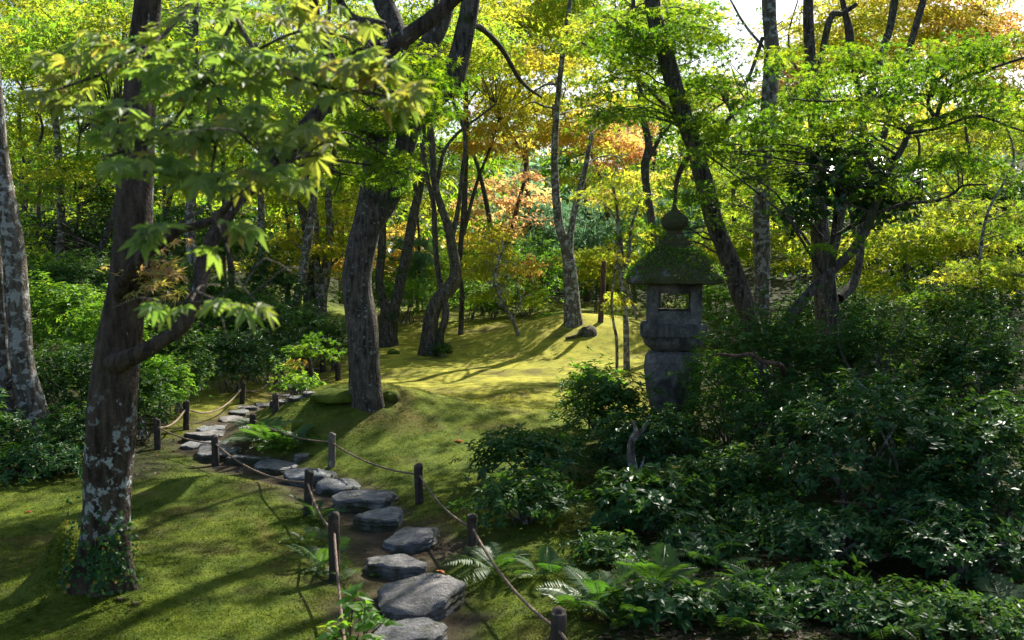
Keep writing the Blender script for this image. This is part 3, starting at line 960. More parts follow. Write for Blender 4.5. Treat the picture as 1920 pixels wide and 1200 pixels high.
def build_tree(t, k):
    rng = np.random.default_rng(100 + k)
    base = t['base']; Y = t['Y']
    root = thing(t['name'], t['label'], t['cat'], tuple(base), t['group'])
    S_pts, S_rad = [], []
    for q, (P, R) in enumerate(t['pts']):
        big = R.max()
        PP, RR = catmull(P, R, max(.05, big * .7))
        wob = max(.006, big * .12)
        PP = PP + np.stack([vnoise(PP * 1.7 + 5 * q), vnoise(PP * 1.7 + 40), np.zeros(len(PP))], -1) * wob
        seg = 28 if Y < 7 else (20 if Y < 13 else 12)
        if big * F_PX / Y < 8: seg = 8
        V, Fc = tube(PP, RR, seg, rough=(.135 if Y < 7 else .095) if Y < 14 else .06, flare=t['flare'] if q == 0 or P[0, 2] < base[2] + .1 else 0, flare_h=.22 * max(.5, big / .15), phase=k, nscale=.12 / max(.05, big) if big < .12 else 1.0)
        nm = "trunk" if q == 0 else ("root" if P[-1, 2] < P[0, 2] - .3 and P[-1, 2] < base[2] + .3 else "limb")
        link(nm, make_mesh(nm, V - base, Fc), M[t['bark']], root)
        S_pts.append(PP); S_rad.append(RR)
    SP = np.concatenate(S_pts)
    groups = {}
    for pad in t['pads']:
        px, py, yy, rx, ry, ryd, n, R, nl, size = pad[:10]
        pal = pad[10] if len(pad) > 10 else t['pal']
        bias0 = pad[11] if len(pad) > 11 else 0.0
        n = max(1, int(n))
        u = unit(n, rng) * (rng.random(n) ** (1 / 2.6))[:, None]
        C = np.array([pix(px + rx * a, py + ry * b, yy + ryd * c) for a, b, c in u])
        groups.setdefault(pal, []).append((C, np.full(n, R) * rng.uniform(.65, 1.25, n), np.full(n, nl), np.full(n, size), bias0 + rng.normal(0, .23, n)))
    if t['extra']:  # unseen sprays added above the frame only to cast shade
        E = np.array(t['extra'])
        n = len(E)
        mb = MB()
        spray_leaves(mb, LEAF_WOOD, E[:, :3], rng.uniform(.45, .85, n), E[:, 3], np.full(n, .125), rng.normal(0, .15, n), rng)
        o = link("crown", mb.mesh("crown", False, base), M[t['pal']], root); o["kind"] = "stuff"
    tw = MB()
    for gi, (pal, lst) in enumerate(groups.items()):
        C = np.concatenate([a[0] for a in lst]); R = np.concatenate([a[1] for a in lst]); N = np.concatenate([a[2] for a in lst])
        sz = np.concatenate([a[3] for a in lst]); bi = np.concatenate([a[4] for a in lst])
        kg = keep_gaps(C, R, rng) if not (t['upper'] and Y < 9) else np.ones(len(C), bool)
        if kg.sum() < 2: kg[:] = True
        C, R, N, sz, bi = C[kg], R[kg], N[kg], sz[kg], bi[kg]
        mb = MB()
        near = Y < 15
        tpl = t['tpl'] or (LEAF_MID if Y < 8.7 else (LEAF_FAR if Y < 15.5 else LEAF_WOOD))
        if t['needle']:
            for c, rr, nn_, s_ in zip(C, R, N, sz):
                m = int(nn_)
                tips = c + unit(9, rng) * rr * np.array([1, 1, .45])
                which = rng.integers(0, 9, m)
                d = unit(m, rng) + np.array([0, 0, .5])
                leaves(mb, oval_far(.055), tips[which], unit(m, rng), d, s_ * rng.uniform(.7, 1.2, m), rng.random(m))
        elif tpl[0].shape[0] in (4, 8):                # evergreen rosettes
            for c, rr, nn_, s_, b_ in zip(C, R, N, sz, bi):
                rosettes(mb, tpl, c + unit(max(2, int(nn_) // 7), rng) * rr * (rng.random(max(2, int(nn_) // 7)) ** .5)[:, None] * np.array([1, 1, .7]), c - np.array([0, 0, .4 * rr]), 7, s_, b_, rng)
        else:
            spray_leaves(mb, tpl, C, R, N, sz * (1.2 if tpl is LEAF_WOOD else 1), bi, rng)
        o = link("crown", mb.mesh("crown", False, base), M[pal], root); o["kind"] = "stuff"
        pick = rng.random(len(C)) < t['twig']
        for c, rr in zip(C[pick], R[pick]):
            d = np.linalg.norm(SP - c, axis=1) + 1.6 * np.maximum(0, SP[:, 2] - c[2] + .1)
            j = int(np.argmin(d))
            p = SP[j]
            L = np.linalg.norm(c - p)
            if L > (4.5 if Y < 13 else 3.2) or L < .15: continue
            mid = p + (c - p) * .5 + np.array([0, 0, .10 * L]) + rng.normal(0, .05 * L, 3)
            q1 = p + (c - p) * .25 + np.array([0, 0, .05 * L]) + rng.normal(0, .03 * L, 3)
            r0 = min(.45 * np.concatenate(S_rad)[j], .006 + .006 * L) * t['twig_r']
            PP, RR = catmull([p, q1, mid, c], [r0, r0 * .8, r0 * .6, r0 * .3], max(.12, L / 9))
            V, Fc = tube(PP, RR, 5 if Y < 12 else 4)
            tw.add(V, Fc)
            if Y < 14:
                for _ in range(3):
                    e = c + np.append(rng.normal(0, .55, 2) * rr, rng.normal(0, .06))
                    V, Fc = tube(*catmull([mid * .3 + c * .7, (mid * .3 + c * .7 + e) / 2 + rng.normal(0, .03, 3), e], [r0 * .4, r0 * .3, r0 * .15], .15), 3)
                    tw.add(V, Fc)
    if tw.n:
        o = link("twigs", tw.mesh("twigs", True, base), M[t['bark']], root); o["kind"] = "stuff"
    return root

def rosettes(mb, tpl, C, core, k, L, bias, rng, v0=None):
    """whorls of leaves at twig ends, opening away from the middle of the plant"""
    n = len(C)
    ax = C - core; ax /= np.linalg.norm(ax, axis=1)[:, None] + 1e-9
    ax = ax * .7 + np.array([0, 0, .75]) + rng.normal(0, .25, (n, 3)); ax /= np.linalg.norm(ax, axis=1)[:, None]
    ref = unit(n, rng)
    u = np.cross(ax, ref); u /= np.linalg.norm(u, axis=1)[:, None] + 1e-9
    w = np.cross(ax, u)
    idx = np.repeat(np.arange(n), k)
    m = len(idx)
    th = np.tile(np.arange(k) * 2.4, n) + rng.normal(0, .3, m)
    rise = rng.uniform(-.1, .75, m)
    d = u[idx] * np.cos(th)[:, None] + w[idx] * np.sin(th)[:, None] + ax[idx] * rise[:, None]
    d /= np.linalg.norm(d, axis=1)[:, None]
    nr = ax[idx] - d * (ax[idx] * d).sum(1)[:, None] + rng.normal(0, .18, (m, 3))
    pos = C[idx] + ax[idx] * rng.uniform(-.35, .25, m)[:, None] * L
    v = np.clip(.45 + bias + rng.normal(0, .2, m) + np.repeat(rng.normal(0, .12, n), k), 0, 1)
    sz = L * rng.uniform(.65, 1.2, m)
    if mb is not None:
        leaves(mb, tpl, pos, nr, d, sz, v)
    return pos, nr, d, sz, v

# --- the trees, as stems of (pixel x, pixel y, width in pixels, depth offset in metres)
T1 = tree("maple_tree", "thick foreground maple trunk spotted with white lichen on the left moss",
    [[(196, 1095, 92.9), (200, 1000, 91.2), (206, 900, 91.2), (212, 800, 87.7), (216, 720, 84.3), (224, 640, 75.7), (238, 560, 67.1), (247, 480, 63.6), (254, 380, 60.2), (262, 260, 60.2, .05), (270, 140, 53.3, .1), (285, -40, 46.4, .1), (320, -260, 36.1, 0), (380, -520, 22.4, -.2)],
     [(210, 684, 43.0, -.05), (238, 674, 34.4, -.16), (290, 648, 28.4, -.22), (340, 612, 26.7, -.22), (366, 560, 26.7, -.2), (382, 500, 28.4, -.1), (402, 440, 29.2, 0), (440, 380, 31.0, .1), (500, 322, 31.0, .25), (570, 240, 31.0, .4), (640, 165, 32.7, .5), (720, 100, 32.7, .6), (790, 48, 31.0, .6), (850, 0, 27.5, .6), (930, -80, 22.4, .5), (1000, -220, 15.5, .4)],
     [(226, 560, 29.2, -.05), (232, 530, 20.6, -.14), (258, 492, 17.2, -.2), (300, 458, 17.2, -.25), (335, 432, 18.1, -.25), (372, 422, 15.5, -.3), (412, 405, 12.0, -.3), (450, 360, 8.6, -.4)],
     [(640, 165, 22.4, .5), (600, 60, 18.9, .4), (575, -60, 15.5, .2), (520, -240, 10.3, 0)]],
    [(280, 478, 4.7, 50, 40, .2, 5, .13, 26, .05, 'maple_front', .35), (300, 540, 4.6, 60, 30, .2, 3, .10, 14, .05, 'maple_front'),
     (700, 130, 6.2, 110, 50, .4, 10, .26, 80, .05), (760, 190, 6.0, 70, 40, .4, 6, .22, 70, .05), (680, 300, 5.8, 60, 50, .3, 5, .2, 60, .05)],
    'maple_green', None, 'bark_front', flare=.6, upper=True)
T2 = tree("maple_tree", "thick curving trunk forking in two on the moss mound at centre left",
    [[(690, 752, 61.6), (686, 700, 58.1), (681, 650, 58.1), (674, 590, 59.8), (668, 530, 58.1), (678, 470, 54.6), (692, 410, 51.0), (698, 340, 45.8), (702, 290, 44.0), (716, 220, 40.5, .1), (745, 145, 40.5, .2), (745, 80, 38.7, .3), (734, 35, 38.7, .4), (712, -20, 37.0, .5), (690, -160, 29.9, .6), (680, -420, 17.6, .8)],
     [(688, 440, 44.0, 0), (722, 380, 40.5, -.02), (745, 330, 37.0, 0), (757, 280, 35.2, 0), (772, 228, 42.2, 0), (806, 182, 52.8, 0), (840, 150, 51.0, 0), (858, 110, 38.7, 0), (870, 60, 35.2, 0), (882, 0, 33.4, 0), (900, -140, 28.2, .1), (960, -380, 17.6, .3)],
     [(745, 140, 35.2, .25), (790, 98, 35.2, .5), (825, 50, 33.4, .6), (846, -20, 31.7, .7), (880, -200, 22.9, 1.0)],
     [(742, 60, 22.9, .35), (708, 44, 19.4, .2), (676, 40, 17.6, .1), (652, 26, 15.8, .1), (632, -10, 14.1, 0), (600, -90, 10.6, 0)],
     [(870, 40, 14.1, 0), (905, 55, 11.4, .4), (940, 90, 10.6, .8), (968, 140, 8.8, 1.2), (990, 165, 7.0, 1.4), (1015, 182, 5.3, 1.6)]],
    [(720, 110, 8.6, 80, 50, .5, 8, .32, 110, .05), (790, 130, 8.8, 60, 50, .5, 8, .32, 110, .05), (690, 250, 8.4, 70, 70, .4, 9, .3, 110, .05), (740, 340, 8.3, 40, 30, .3, 3, .16, 50, .05)],
    'maple_green', None, 'bark_dark', flare=.25, upper=True)
T3 = tree("tree", "pale double trunk at the far left edge with sunlit bark",
    [[(66, 850, 66.2), (62, 770, 53.4), (46, 690, 44.2), (38, 610, 42.3), (32, 540, 42.3), (26, 470, 40.5), (14, 400, 38.6), (4, 330, 33.1), (-6, 240, 29.4), (-20, 80, 27.6), (-40, -120, 23.9), (-60, -380, 14.7)],
     [(30, 830, 60.7, .1), (8, 760, 51.5, .1), (0, 680, 46.0, .1), (-4, 600, 40.5, .1), (-10, 500, 36.8, .1), (-30, 380, 31.3, .1), (-70, 180, 25.8, .1), (-120, -100, 18.4, .1)]],
    [(-60, -150, 8.6, 160, 100, 1, 20, .4, 90, .06)], 'maple_lime', 8.4, 'bark_grey', upper=True)
T4 = tree("tree", "slim brown V-shaped tree standing behind the thick central trunk",
    [[(728, 650, 34), (727, 610, 30), (722, 570, 18), (712, 530, 15), (716, 470, 16), (716, 420, 15), (712, 340, 13), (700, 260, 11)],
     [(731, 640, 24), (738, 590, 22), (748, 540, 20), (762, 480, 20), (774, 410, 18), (788, 340, 15), (798, 270, 14), (802, 215, 13), (815, 120, 11), (830, 0, 10), (850, -120, 8)]],
    [(830, 60, 18.5, 90, 70, 2, 20, .6, 120, .075, 'maple_lime'), (740, 60, 18.5, 90, 70, 2, 18, .6, 110, .075, 'maple_lime'), (690, 200, 19, 60, 80, 1, 10, .5, 100, .07)], 'maple_lime', None, 'bark_dark', flare=.7)
T5 = tree("tree", "twisted tree with a knotted elbow on the sunny lawn",
    [[(805, 666, 36), (806, 630, 30), (810, 590, 28), (822, 562, 27), (842, 542, 27), (853, 522, 25), (853, 495, 20), (847, 460, 18), (841, 430, 17), (828, 395, 15), (816, 350, 13), (812, 300, 12), (808, 250, 11), (803, 215, 10), (806, 120, 9), (818, 0, 8), (830, -90, 6)],
     [(838, 545, 14, 0), (826, 530, 12, .1), (818, 480, 11, .1), (815, 430, 11, .1), (812, 380, 10, .1), (800, 330, 9, .1), (790, 270, 7, .1)],
     [(826, 652, 15, -.1), (826, 625, 14, -.1), (834, 600, 14, -.1), (836, 575, 12, -.05), (832, 548, 11, 0)],
     [(846, 448, 12, 0), (858, 400, 9, .1), (866, 330, 8, .1), (872, 255, 8, .2), (850, 190, 6, .4)],
     [(818, 350, 8, 0), (832, 285, 7, .2), (858, 250, 6, .4), (890, 225, 5, .6), (930, 195, 4, 1)]],
    [(860, 90, 17.5, 110, 80, 2, 24, .55, 110, .07, 'maple_lime'), (800, 300, 18, 70, 50, 1.5, 8, .45, 80, .065)], 'maple_lime', None, 'bark_dark', flare=.6)
T6 = tree("tree", "straight slender trunk rising from the lawn right of the twisted tree",
    [[(864, 628, 11), (866, 590, 10), (867, 550, 9), (862, 510, 9), (864, 460, 10), (870, 400, 11), (872, 330, 10), (874, 250, 10), (874, 150, 9), (880, 40, 8), (890, -80, 6)],
     [(869, 440, 8), (884, 380, 7), (900, 325, 6), (920, 275, 5), (935, 225, 4)]],
    [(930, 110, 20, 120, 100, 2, 34, .65, 120, .08, 'maple_yellow'), (900, 250, 20.5, 70, 55, 1.5, 14, .5, 100, .075, 'maple_gold'), (970, 190, 21, 70, 50, 1.5, 12, .5, 100, .075, 'maple_yellow')], 'maple_yellow', None, 'bark_dark', flare=.4)
T7 = tree("maple_sapling", "thin leaning sapling with yellow leaves tipped orange on the lawn",
    [[(975, 628, 7), (962, 603, 7), (946, 575, 6), (932, 545, 5), (929, 510, 4), (938, 482, 4), (950, 450, 3)]],
    [(925, 500, 19.3, 50, 16, .8, 7, .45, 100, .07, 'maple_yellow'), (975, 500, 19.3, 40, 14, .8, 4, .4, 60, .07, 'maple_gold', .1), (950, 545, 19.3, 50, 16, .8, 6, .42, 90, .07, 'maple_lime', .2), (990, 560, 19.3, 25, 10, .5, 2, .4, 80, .07, 'maple_lime'),
     (925, 470, 19.5, 40, 16, .7, 5, .4, 90, .07, 'maple_yellow')], 'maple_yellow', None, 'bark_grey', flare=.2)
tree("maple_sapling", "thin grey sapling with pale yellow-green leaves before the green bushes",
    [[(905, 592, 8), (904, 560, 7), (900, 525, 7), (890, 490, 4), (886, 450, 3)], [(903, 545, 5), (907, 500, 4), (912, 460, 3)]],
    [(880, 480, 21, 45, 14, .8, 6, .45, 90, .075, 'maple_lime', .2), (905, 440, 21, 40, 18, .8, 6, .45, 90, .075, 'maple_yellow', -.2), (890, 520, 21, 30, 10, .5, 3, .35, 80, .07, 'maple_lime')], 'maple_lime', None, 'bark_grey', flare=.2)
T8 = tree("tree", "grey forked tree on top of the far right mound",
    [[(1075, 606, 34), (1073, 570, 29), (1069, 530, 27), (1066, 490, 24), (1060, 462, 20), (1050, 430, 17), (1045, 390, 15), (1042, 340, 14), (1040, 280, 13), (1046, 180, 11), (1060, 60, 9), (1080, -60, 6)],
     [(1068, 475, 15), (1070, 440, 13), (1077, 400, 12), (1088, 350, 12), (1096, 320, 10), (1110, 250, 7)]],
    [(1010, 235, 20.5, 110, 55, 2, 18, .65, 120, .08, 'maple_gold'), (1030, 200, 20.5, 110, 55, 2, 10, .65, 120, .08, 'maple_yellow'), (1110, 255, 20.5, 90, 40, 2, 18, .6, 120, .08, 'maple_gold', .1), (1170, 275, 21, 40, 40, 1.5, 9, .5, 110, .075, 'maple_orange', .1),
     (1085, 150, 21, 120, 70, 2, 26, .65, 120, .08, 'maple_yellow'), (1130, 330, 19.5, 80, 20, 1.5, 9, .55, 120, .075, 'maple_lime', .3)], 'maple_gold', None, 'bark_grey', flare=.5)
tree("tree", "reddish slender trunk under the small yellow umbrella maple",
    [[(1126, 604, 11), (1129, 560, 10), (1131, 520, 10), (1133, 490, 8)]],
    [(1105, 475, 21.5, 45, 14, 1, 7, .5, 160, .065, 'maple_yellow', -.1), (1150, 480, 21.5, 40, 14, 1, 6, .45, 150, .065, 'maple_yellow', -.15), (1110, 512, 21.3, 45, 10, .8, 6, .42, 150, .065, 'maple_yellow', -.2), (1160, 520, 21.3, 20, 24, .6, 5, .35, 120, .06, 'maple_yellow', -.2)], 'maple_yellow', None, 'bark_brown', flare=.3)
T10 = tree("tree", "slender mottled trunk just left of the stone lantern",
    [[(1176, 655, 13), (1173, 600, 11), (1167, 550, 10), (1163, 500, 9), (1160, 450, 8), (1158, 400, 6), (1150, 350, 4)],
     [(1166, 520, 6), (1180, 470, 5), (1182, 430, 5), (1192, 400, 4), (1204, 360, 3)], [(1194, 600, 5, .1), (1184, 560, 5, .1), (1170, 500, 5, .05), (1164, 440, 4), (1148, 400, 3), (1130, 380, 2)]],
    [(1150, 370, 14.5, 60, 30, .8, 8, .35, 80, .06, 'maple_lime', .25), (1190, 420, 14.5, 40, 30, .6, 5, .3, 70, .06, 'maple_lime', .2), (1160, 560, 14.2, 24, 24, .4, 3, .22, 60, .06, 'maple_yellow', -.2)], 'maple_lime', 14.3, 'bark_grey', flare=.2)
tree("tree", "very thin wavy bare sapling left of the slender mottled trunk",
    [[(1157, 668, 6), (1156, 640, 6), (1150, 605, 5), (1147, 565, 5), (1152, 520, 4), (1158, 480, 3)]], [(1150, 470, 14.2, 30, 20, .4, 3, .25, 50, .06, 'maple_yellow', -.2)], 'maple_yellow', 14.0, 'bark_grey', flare=.1)
tree("tree", "dark wavy trunk rising behind the stone lantern's jewel",
    [[(1232, 560, 18), (1228, 480, 15), (1222, 420, 15), (1212, 350, 15), (1210, 310, 16), (1216, 270, 14), (1206, 220, 12), (1198, 150, 10), (1190, 60, 9), (1186, -80, 7)], [(1214, 300, 9), (1236, 262, 7), (1258, 232, 5)]],
    [(1230, 60, 15.5, 110, 70, 1.5, 26, .5, 100, .07), (1150, 60, 16, 90, 60, 1.5, 18, .5, 100, .07, 'maple_lime'), (1260, 200, 16, 80, 60, 1.5, 12, .45, 90, .065)], 'maple_green', 15.0, 'bark_dark', flare=.3)
T11 = tree("maple_tree", "dark trunk leaning left beside the stone lantern",
    [[(1425, 680, 40), (1410, 620, 38), (1394, 570, 36), (1378, 520, 35), (1358, 465, 34), (1340, 420, 33), (1326, 370, 33), (1312, 320, 33), (1302, 280, 33), (1286, 235, 32), (1268, 180, 32), (1252, 120, 31), (1236, 60, 30), (1226, 10, 28), (1226, -60, 26), (1240, -200, 22), (1280, -420, 14)],
     [(1300, 275, 14, 0), (1272, 330, 10, .3), (1266, 380, 8, .4), (1262, 395, 6, .4)], [(1290, 240, 12), (1250, 200, 9, .3), (1200, 150, 7, .6), (1150, 110, 5, .9), (1090, 80, 4, 1.2)],
     [(1310, 300, 14), (1340, 255, 10, .2), (1380, 210, 8, .4), (1440, 180, 5, .6)]],
    [(1190, 70, 9.8, 90, 70, .8, 16, .38, 120, .052), (1180, 180, 9.9, 90, 50, .8, 12, .36, 110, .052), (1300, 60, 9.9, 60, 60, .7, 10, .34, 100, .052), (1330, 160, 9.8, 50, 60, .7, 9, .32, 100, .05), (1300, 250, 9.8, 60, 40, .6, 7, .3, 90, .05), (1250, 440, 9.3, 40, 30, .4, 4, .22, 60, .05, 'maple_green', .2), (1300, 370, 9.5, 50, 40, .4, 5, .25, 60, .05)],
    'maple_green', 9.8, 'bark_dark', flare=.2, upper=True)
T12 = tree("tree", "straight grey trunk standing right of the leaning dark one",
    [[(1420, 720, 34), (1424, 640, 32), (1428, 570, 31), (1429, 480, 30), (1427, 400, 29), (1431, 320, 28), (1438, 240, 28), (1444, 170, 29), (1448, 100, 28), (1443, 40, 27), (1440, -20, 26), (1436, -160, 24), (1440, -400, 16)],
     [(1430, 70, 8), (1410, 130, 7, .2), (1395, 160, 6, .2), (1380, 155, 4, .2)], [(1438, 95, 6), (1400, 50, 5, .2), (1370, 0, 4, .4)]],
    [(1400, 230, 10.6, 60, 40, .6, 8, .34, 90, .052), (1440, 330, 10.8, 70, 50, .6, 10, .34, 90, .052), (1390, 400, 11, 60, 60, .6, 8, .34, 80, .055, 'maple_lime')],
    'maple_green', 10.4, 'bark_grey', flare=.2, upper=True)
T13 = tree("tree", "dark many-stemmed tree behind the slanting branch on the right",
    [[(1556, 700, 46), (1553, 620, 42), (1550, 560, 40), (1545, 500, 38), (1540, 450, 36), (1534, 400, 34), (1530, 300, 24), (1526, 200, 20), (1520, 100, 19), (1516, 0, 18), (1512, -140, 16), (1500, -380, 10)],
     [(1548, 520, 20), (1568, 440, 18, .2), (1580, 380, 18, .3), (1594, 300, 18, .4), (1612, 230, 18, .5), (1630, 180, 17, .6), (1660, 80, 15, .7), (1676, 10, 15, .8), (1690, -120, 12, 1)],
     [(1575, 560, 20, .2), (1600, 530, 17, .4), (1612, 480, 15, .5), (1614, 420, 14, .6), (1636, 340, 13, .8), (1650, 280, 13, .9), (1680, 180, 13, 1.1), (1720, 40, 14, 1.4), (1745, -60, 12, 1.6)],
     [(1526, 190, 12, 0), (1555, 40, 13, .2), (1580, 25, 10, .3), (1606, 8, 8, .3)], [(1594, 110, 16, .6), (1592, 60, 16, .6), (1583, 20, 11, .6), (1572, -30, 9, .6)]],
    [(1530, 170, 11.4, 70, 40, .7, 8, .36, 90, .055)], 'maple_green', 11.0, 'bark_dark', flare=.3, upper=True)
T15 = tree("maple_tree", "slanting forked maple spreading flat layered branches across the upper right",
    [[(1478, 620, 21.3), (1496, 576, 19.7), (1526, 540, 18.0), (1560, 508, 18.0), (1596, 474, 18.0), (1622, 436, 17.2), (1640, 390, 15.6), (1656, 340, 13.9), (1678, 300, 12.3), (1696, 268, 11.5), (1704, 240, 10.7), (1728, 230, 9.8), (1752, 222, 9.0), (1762, 196, 8.2), (1775, 168, 7.4), (1810, 145, 5.7, -.2), (1860, 128, 4.9, -.4), (1930, 105, 4.1, -.5)],
     [(1752, 222, 7.4), (1740, 190, 6.6), (1760, 150, 5.7), (1790, 120, 4.9, -.2), (1782, 108, 3.3, -.2)], [(1750, 180, 5.7, 0), (1690, 175, 4.9, -.1), (1620, 186, 4.1, -.2), (1540, 190, 3.3, -.2), (1480, 185, 2.5, -.2)],
     [(1640, 400, 8.2), (1700, 382, 6.6, -.2), (1760, 376, 6.6, -.3), (1792, 360, 5.7, -.4), (1806, 348, 4.1, -.4), (1850, 346, 3.3, -.5)], [(1704, 250, 6.6), (1760, 240, 5.7, -.3), (1830, 218, 4.9, -.5), (1900, 240, 3.3, -.6), (1960, 260, 2.5, -.7)]],
    [(1560, 120, 8.8, 170, 60, .9, 18, .30, 62, .046), (1770, 100, 8.4, 170, 60, .9, 22, .30, 62, .046), (1450, 210, 8.9, 130, 60, .8, 14, .28, 60, .046), (1640, 200, 8.4, 160, 60, .8, 15, .28, 60, .046, 'maple_green', .15),
     (1830, 200, 8.2, 120, 60, .8, 14, .28, 60, .046, 'maple_green', .1), (1390, 300, 9.0, 100, 70, .7, 12, .26, 56, .046, 'maple_green', .15), (1530, 270, 8.7, 90, 40, .5, 6, .24, 50, .046), (1850, 300, 8.2, 100, 50, .6, 9, .26, 56, .046, 'maple_green', .1),
     (1620, 330, 8.2, 50, 50, .3, 4, .2, 40, .046), (1720, 330, 8.1, 70, 50, .3, 6, .2, 40, .046, 'maple_green', .15), (1560, 440, 8.2, 40, 30, .2, 3, .18, 30, .046, 'maple_lime')],
    'maple_green', 8.5, 'bark_dark', flare=.1, upper=True)
tree("camellia_tree", "dark glossy-leaved camellia crown in front of the many stems at right",
    [[(1572, 700, 14), (1570, 600, 12), (1560, 500, 11), (1566, 420, 10), (1574, 340, 7), (1580, 280, 4)], [(1568, 480, 8), (1520, 420, 6), (1490, 390, 4)], [(1570, 440, 8), (1640, 400, 6), (1690, 370, 4)]],
    [(1575, 310, 9.0, 100, 70, .6, 26, .22, 100, .075, 'camellia', .1), (1650, 350, 9.0, 100, 55, .6, 20, .22, 90, .075, 'camellia'), (1500, 400, 9.1, 60, 30, .4, 12, .18, 70, .07, 'camellia'), (1660, 390, 8.9, 50, 25, .3, 9, .18, 70, .07, 'camellia', .1)],
    'camellia', 9.2, 'bark_dark', flare=.1, tpl=oval(.24))

# trees standing behind, left
tree("tree", "pale leaning trunk sunlit on its right, first of the trio left of centre",
    [[(546, 638, 20), (550, 600, 17), (560, 550, 17), (570, 500, 18), (578, 440, 18), (586, 390, 15), (592, 340, 12), (600, 250, 10), (610, 120, 8), (620, -20, 7)]],
    [(570, 450, 19.6, 60, 60, 1.2, 14, .5, 110, .075, 'maple_yellow'), (640, 180, 19.5, 80, 80, 2, 18, .6, 110, .075, 'maple_lime'), (540, 180, 19.5, 90, 80, 2, 22, .6, 110, .075, 'maple_lime')], 'maple_lime', None, 'bark_grey', flare=.4)
tree("tree", "dark hollow stub-like trunk in the middle of the trio",
    [[(580, 600, 30), (581, 560, 28), (582, 520, 26), (584, 480, 25), (580, 440, 23), (572, 405, 18), (560, 380, 8)]], [(560, 370, 20.6, 50, 30, .8, 7, .5, 90, .075, 'maple_lime', .2)], 'maple_lime', 20.0, 'bark_dark', flare=.4)
tree("tree", "grey trunk forking upward, right-hand tree of the trio",
    [[(600, 610, 22), (604, 560, 20), (610, 520, 20), (616, 470, 18), (620, 420, 14), (616, 370, 13), (622, 320, 11), (640, 200, 9), (660, 60, 7)], [(600, 560, 16), (594, 500, 15), (592, 440, 14), (588, 380, 11), (576, 330, 9), (570, 240, 7)], [(612, 505, 6), (640, 480, 5), (664, 470, 4)]],
    [(640, 420, 20.5, 50, 60, 1.2, 10, .5, 110, .075, 'maple_yellow'), (660, 330, 21, 60, 60, 1.2, 12, .55, 110, .075, 'maple_lime')], 'maple_lime', 19.8, 'bark_grey', flare=.4)
tree("tree", "grey trunk in the left undergrowth right of the thick spotted trunk",
    [[(368, 560, 26), (364, 520, 22), (360, 470, 20), (357, 420, 19), (360, 350, 17), (362, 250, 15), (366, 120, 12), (370, -40, 9)]],
    [(330, 120, 17, 140, 100, 2, 40, .55, 110, .07), (420, 220, 17, 90, 90, 2, 22, .5, 100, .07, 'maple_lime')], 'maple_green', 16.5, 'bark_grey', flare=.3)
tree("tree", "thin grey trunk with a straight lit edge left of the yellow maple",
    [[(492, 560, 15), (491, 500, 14), (490, 430, 14), (490, 360, 12), (488, 250, 10), (480, 80, 8)]],
    [(480, 170, 20, 110, 90, 2, 30, .6, 110, .075, 'maple_lime'), (480, 320, 20.5, 80, 50, 1.5, 14, .5, 100, .07, 'maple_lime')], 'maple_lime', 19.0, 'bark_grey', flare=.3)
tree("tree", "slim dark trunk between the two grey trunks of the left undergrowth",
    [[(436, 550, 12), (432, 500, 11), (424, 440, 11), (420, 360, 10), (416, 260, 9), (410, 100, 7)]], [(400, 60, 21, 120, 80, 2, 26, .6, 110, .075, 'maple_lime')], 'maple_lime', 20.0, 'bark_dark', flare=.3)
tree("tree", "grey trunk with a crooked neighbour in the shade near the left edge",
    [[(112, 500, 18), (114, 460, 16), (116, 420, 15), (112, 340, 13), (104, 220, 11), (96, 60, 9)]],
    [(90, 110, 17, 120, 110, 2, 36, .55, 110, .07, 'maple_lime'), (60, 330, 16, 80, 60, 1.5, 16, .45, 100, .065, 'maple_lime', .1), (170, 300, 18, 80, 70, 1.5, 18, .5, 100, .07)], 'maple_lime', 17.5, 'bark_grey', flare=.3)
tree("tree", "slender dark crooked trunk in the left shade beyond the undergrowth",
    [[(146, 520, 8), (145, 480, 7), (142, 440, 7), (148, 400, 6), (140, 340, 5), (150, 250, 4)]], [(220, 200, 18.5, 100, 90, 1.5, 24, .5, 110, .07), (230, 370, 19, 80, 40, 1.5, 14, .5, 100, .07, 'evergreen')], 'maple_green', 18.0, 'bark_dark', flare=.2)
tree("tree", "tree with a slanting trunk in the deep shade left of the spotted trunk",
    [[(176, 520, 12), (186, 480, 11), (200, 440, 11), (216, 390, 10), (236, 300, 9)]], [(170, 60, 15, 160, 80, 1.6, 36, .5, 110, .065, 'maple_lime'), (40, 440, 15, 80, 50, 1.2, 14, .42, 90, .06, 'maple_green', .3)], 'maple_lime', 16.0, 'bark_dark', flare=.2)

# far glowing trees behind
def far(label, px, py, w, pads, Y, bark='bark_dark', pal='maple_yellow', lean=0):
    r = random.Random(px * 7 + py); j = [r.uniform(-22, 22) for _ in range(4)]; w *= .8
    tree("tree", label, [[(px, py, w), (px + j[0], py - 100, w * .85), (px + j[0] + j[1], py - 200, w * .7), (px + j[1] + j[2] * 2, py - 300, w * .5), (px + j[3] * 3, py - 390, w * .3)]], pads, pal, Y, bark, flare=.3, twig=.5)
far("peach-coloured maple glowing behind the slim branching trunk", 945, 500, 12, [(940, 370, 27, 90, 70, 2, 18, .75, 110, .1, 'maple_orange', -.2), (900, 440, 27, 60, 30, 2, 12, .7, 100, .1, 'maple_gold')], 27)
far("tall yellow-green maple filling the top centre", 1010, 480, 16, [(980, 70, 27, 130, 100, 3, 46, .85, 120, .1, 'maple_lime', .25), (1060, 30, 27, 100, 80, 3, 26, .85, 120, .1, 'maple_yellow')], 28)
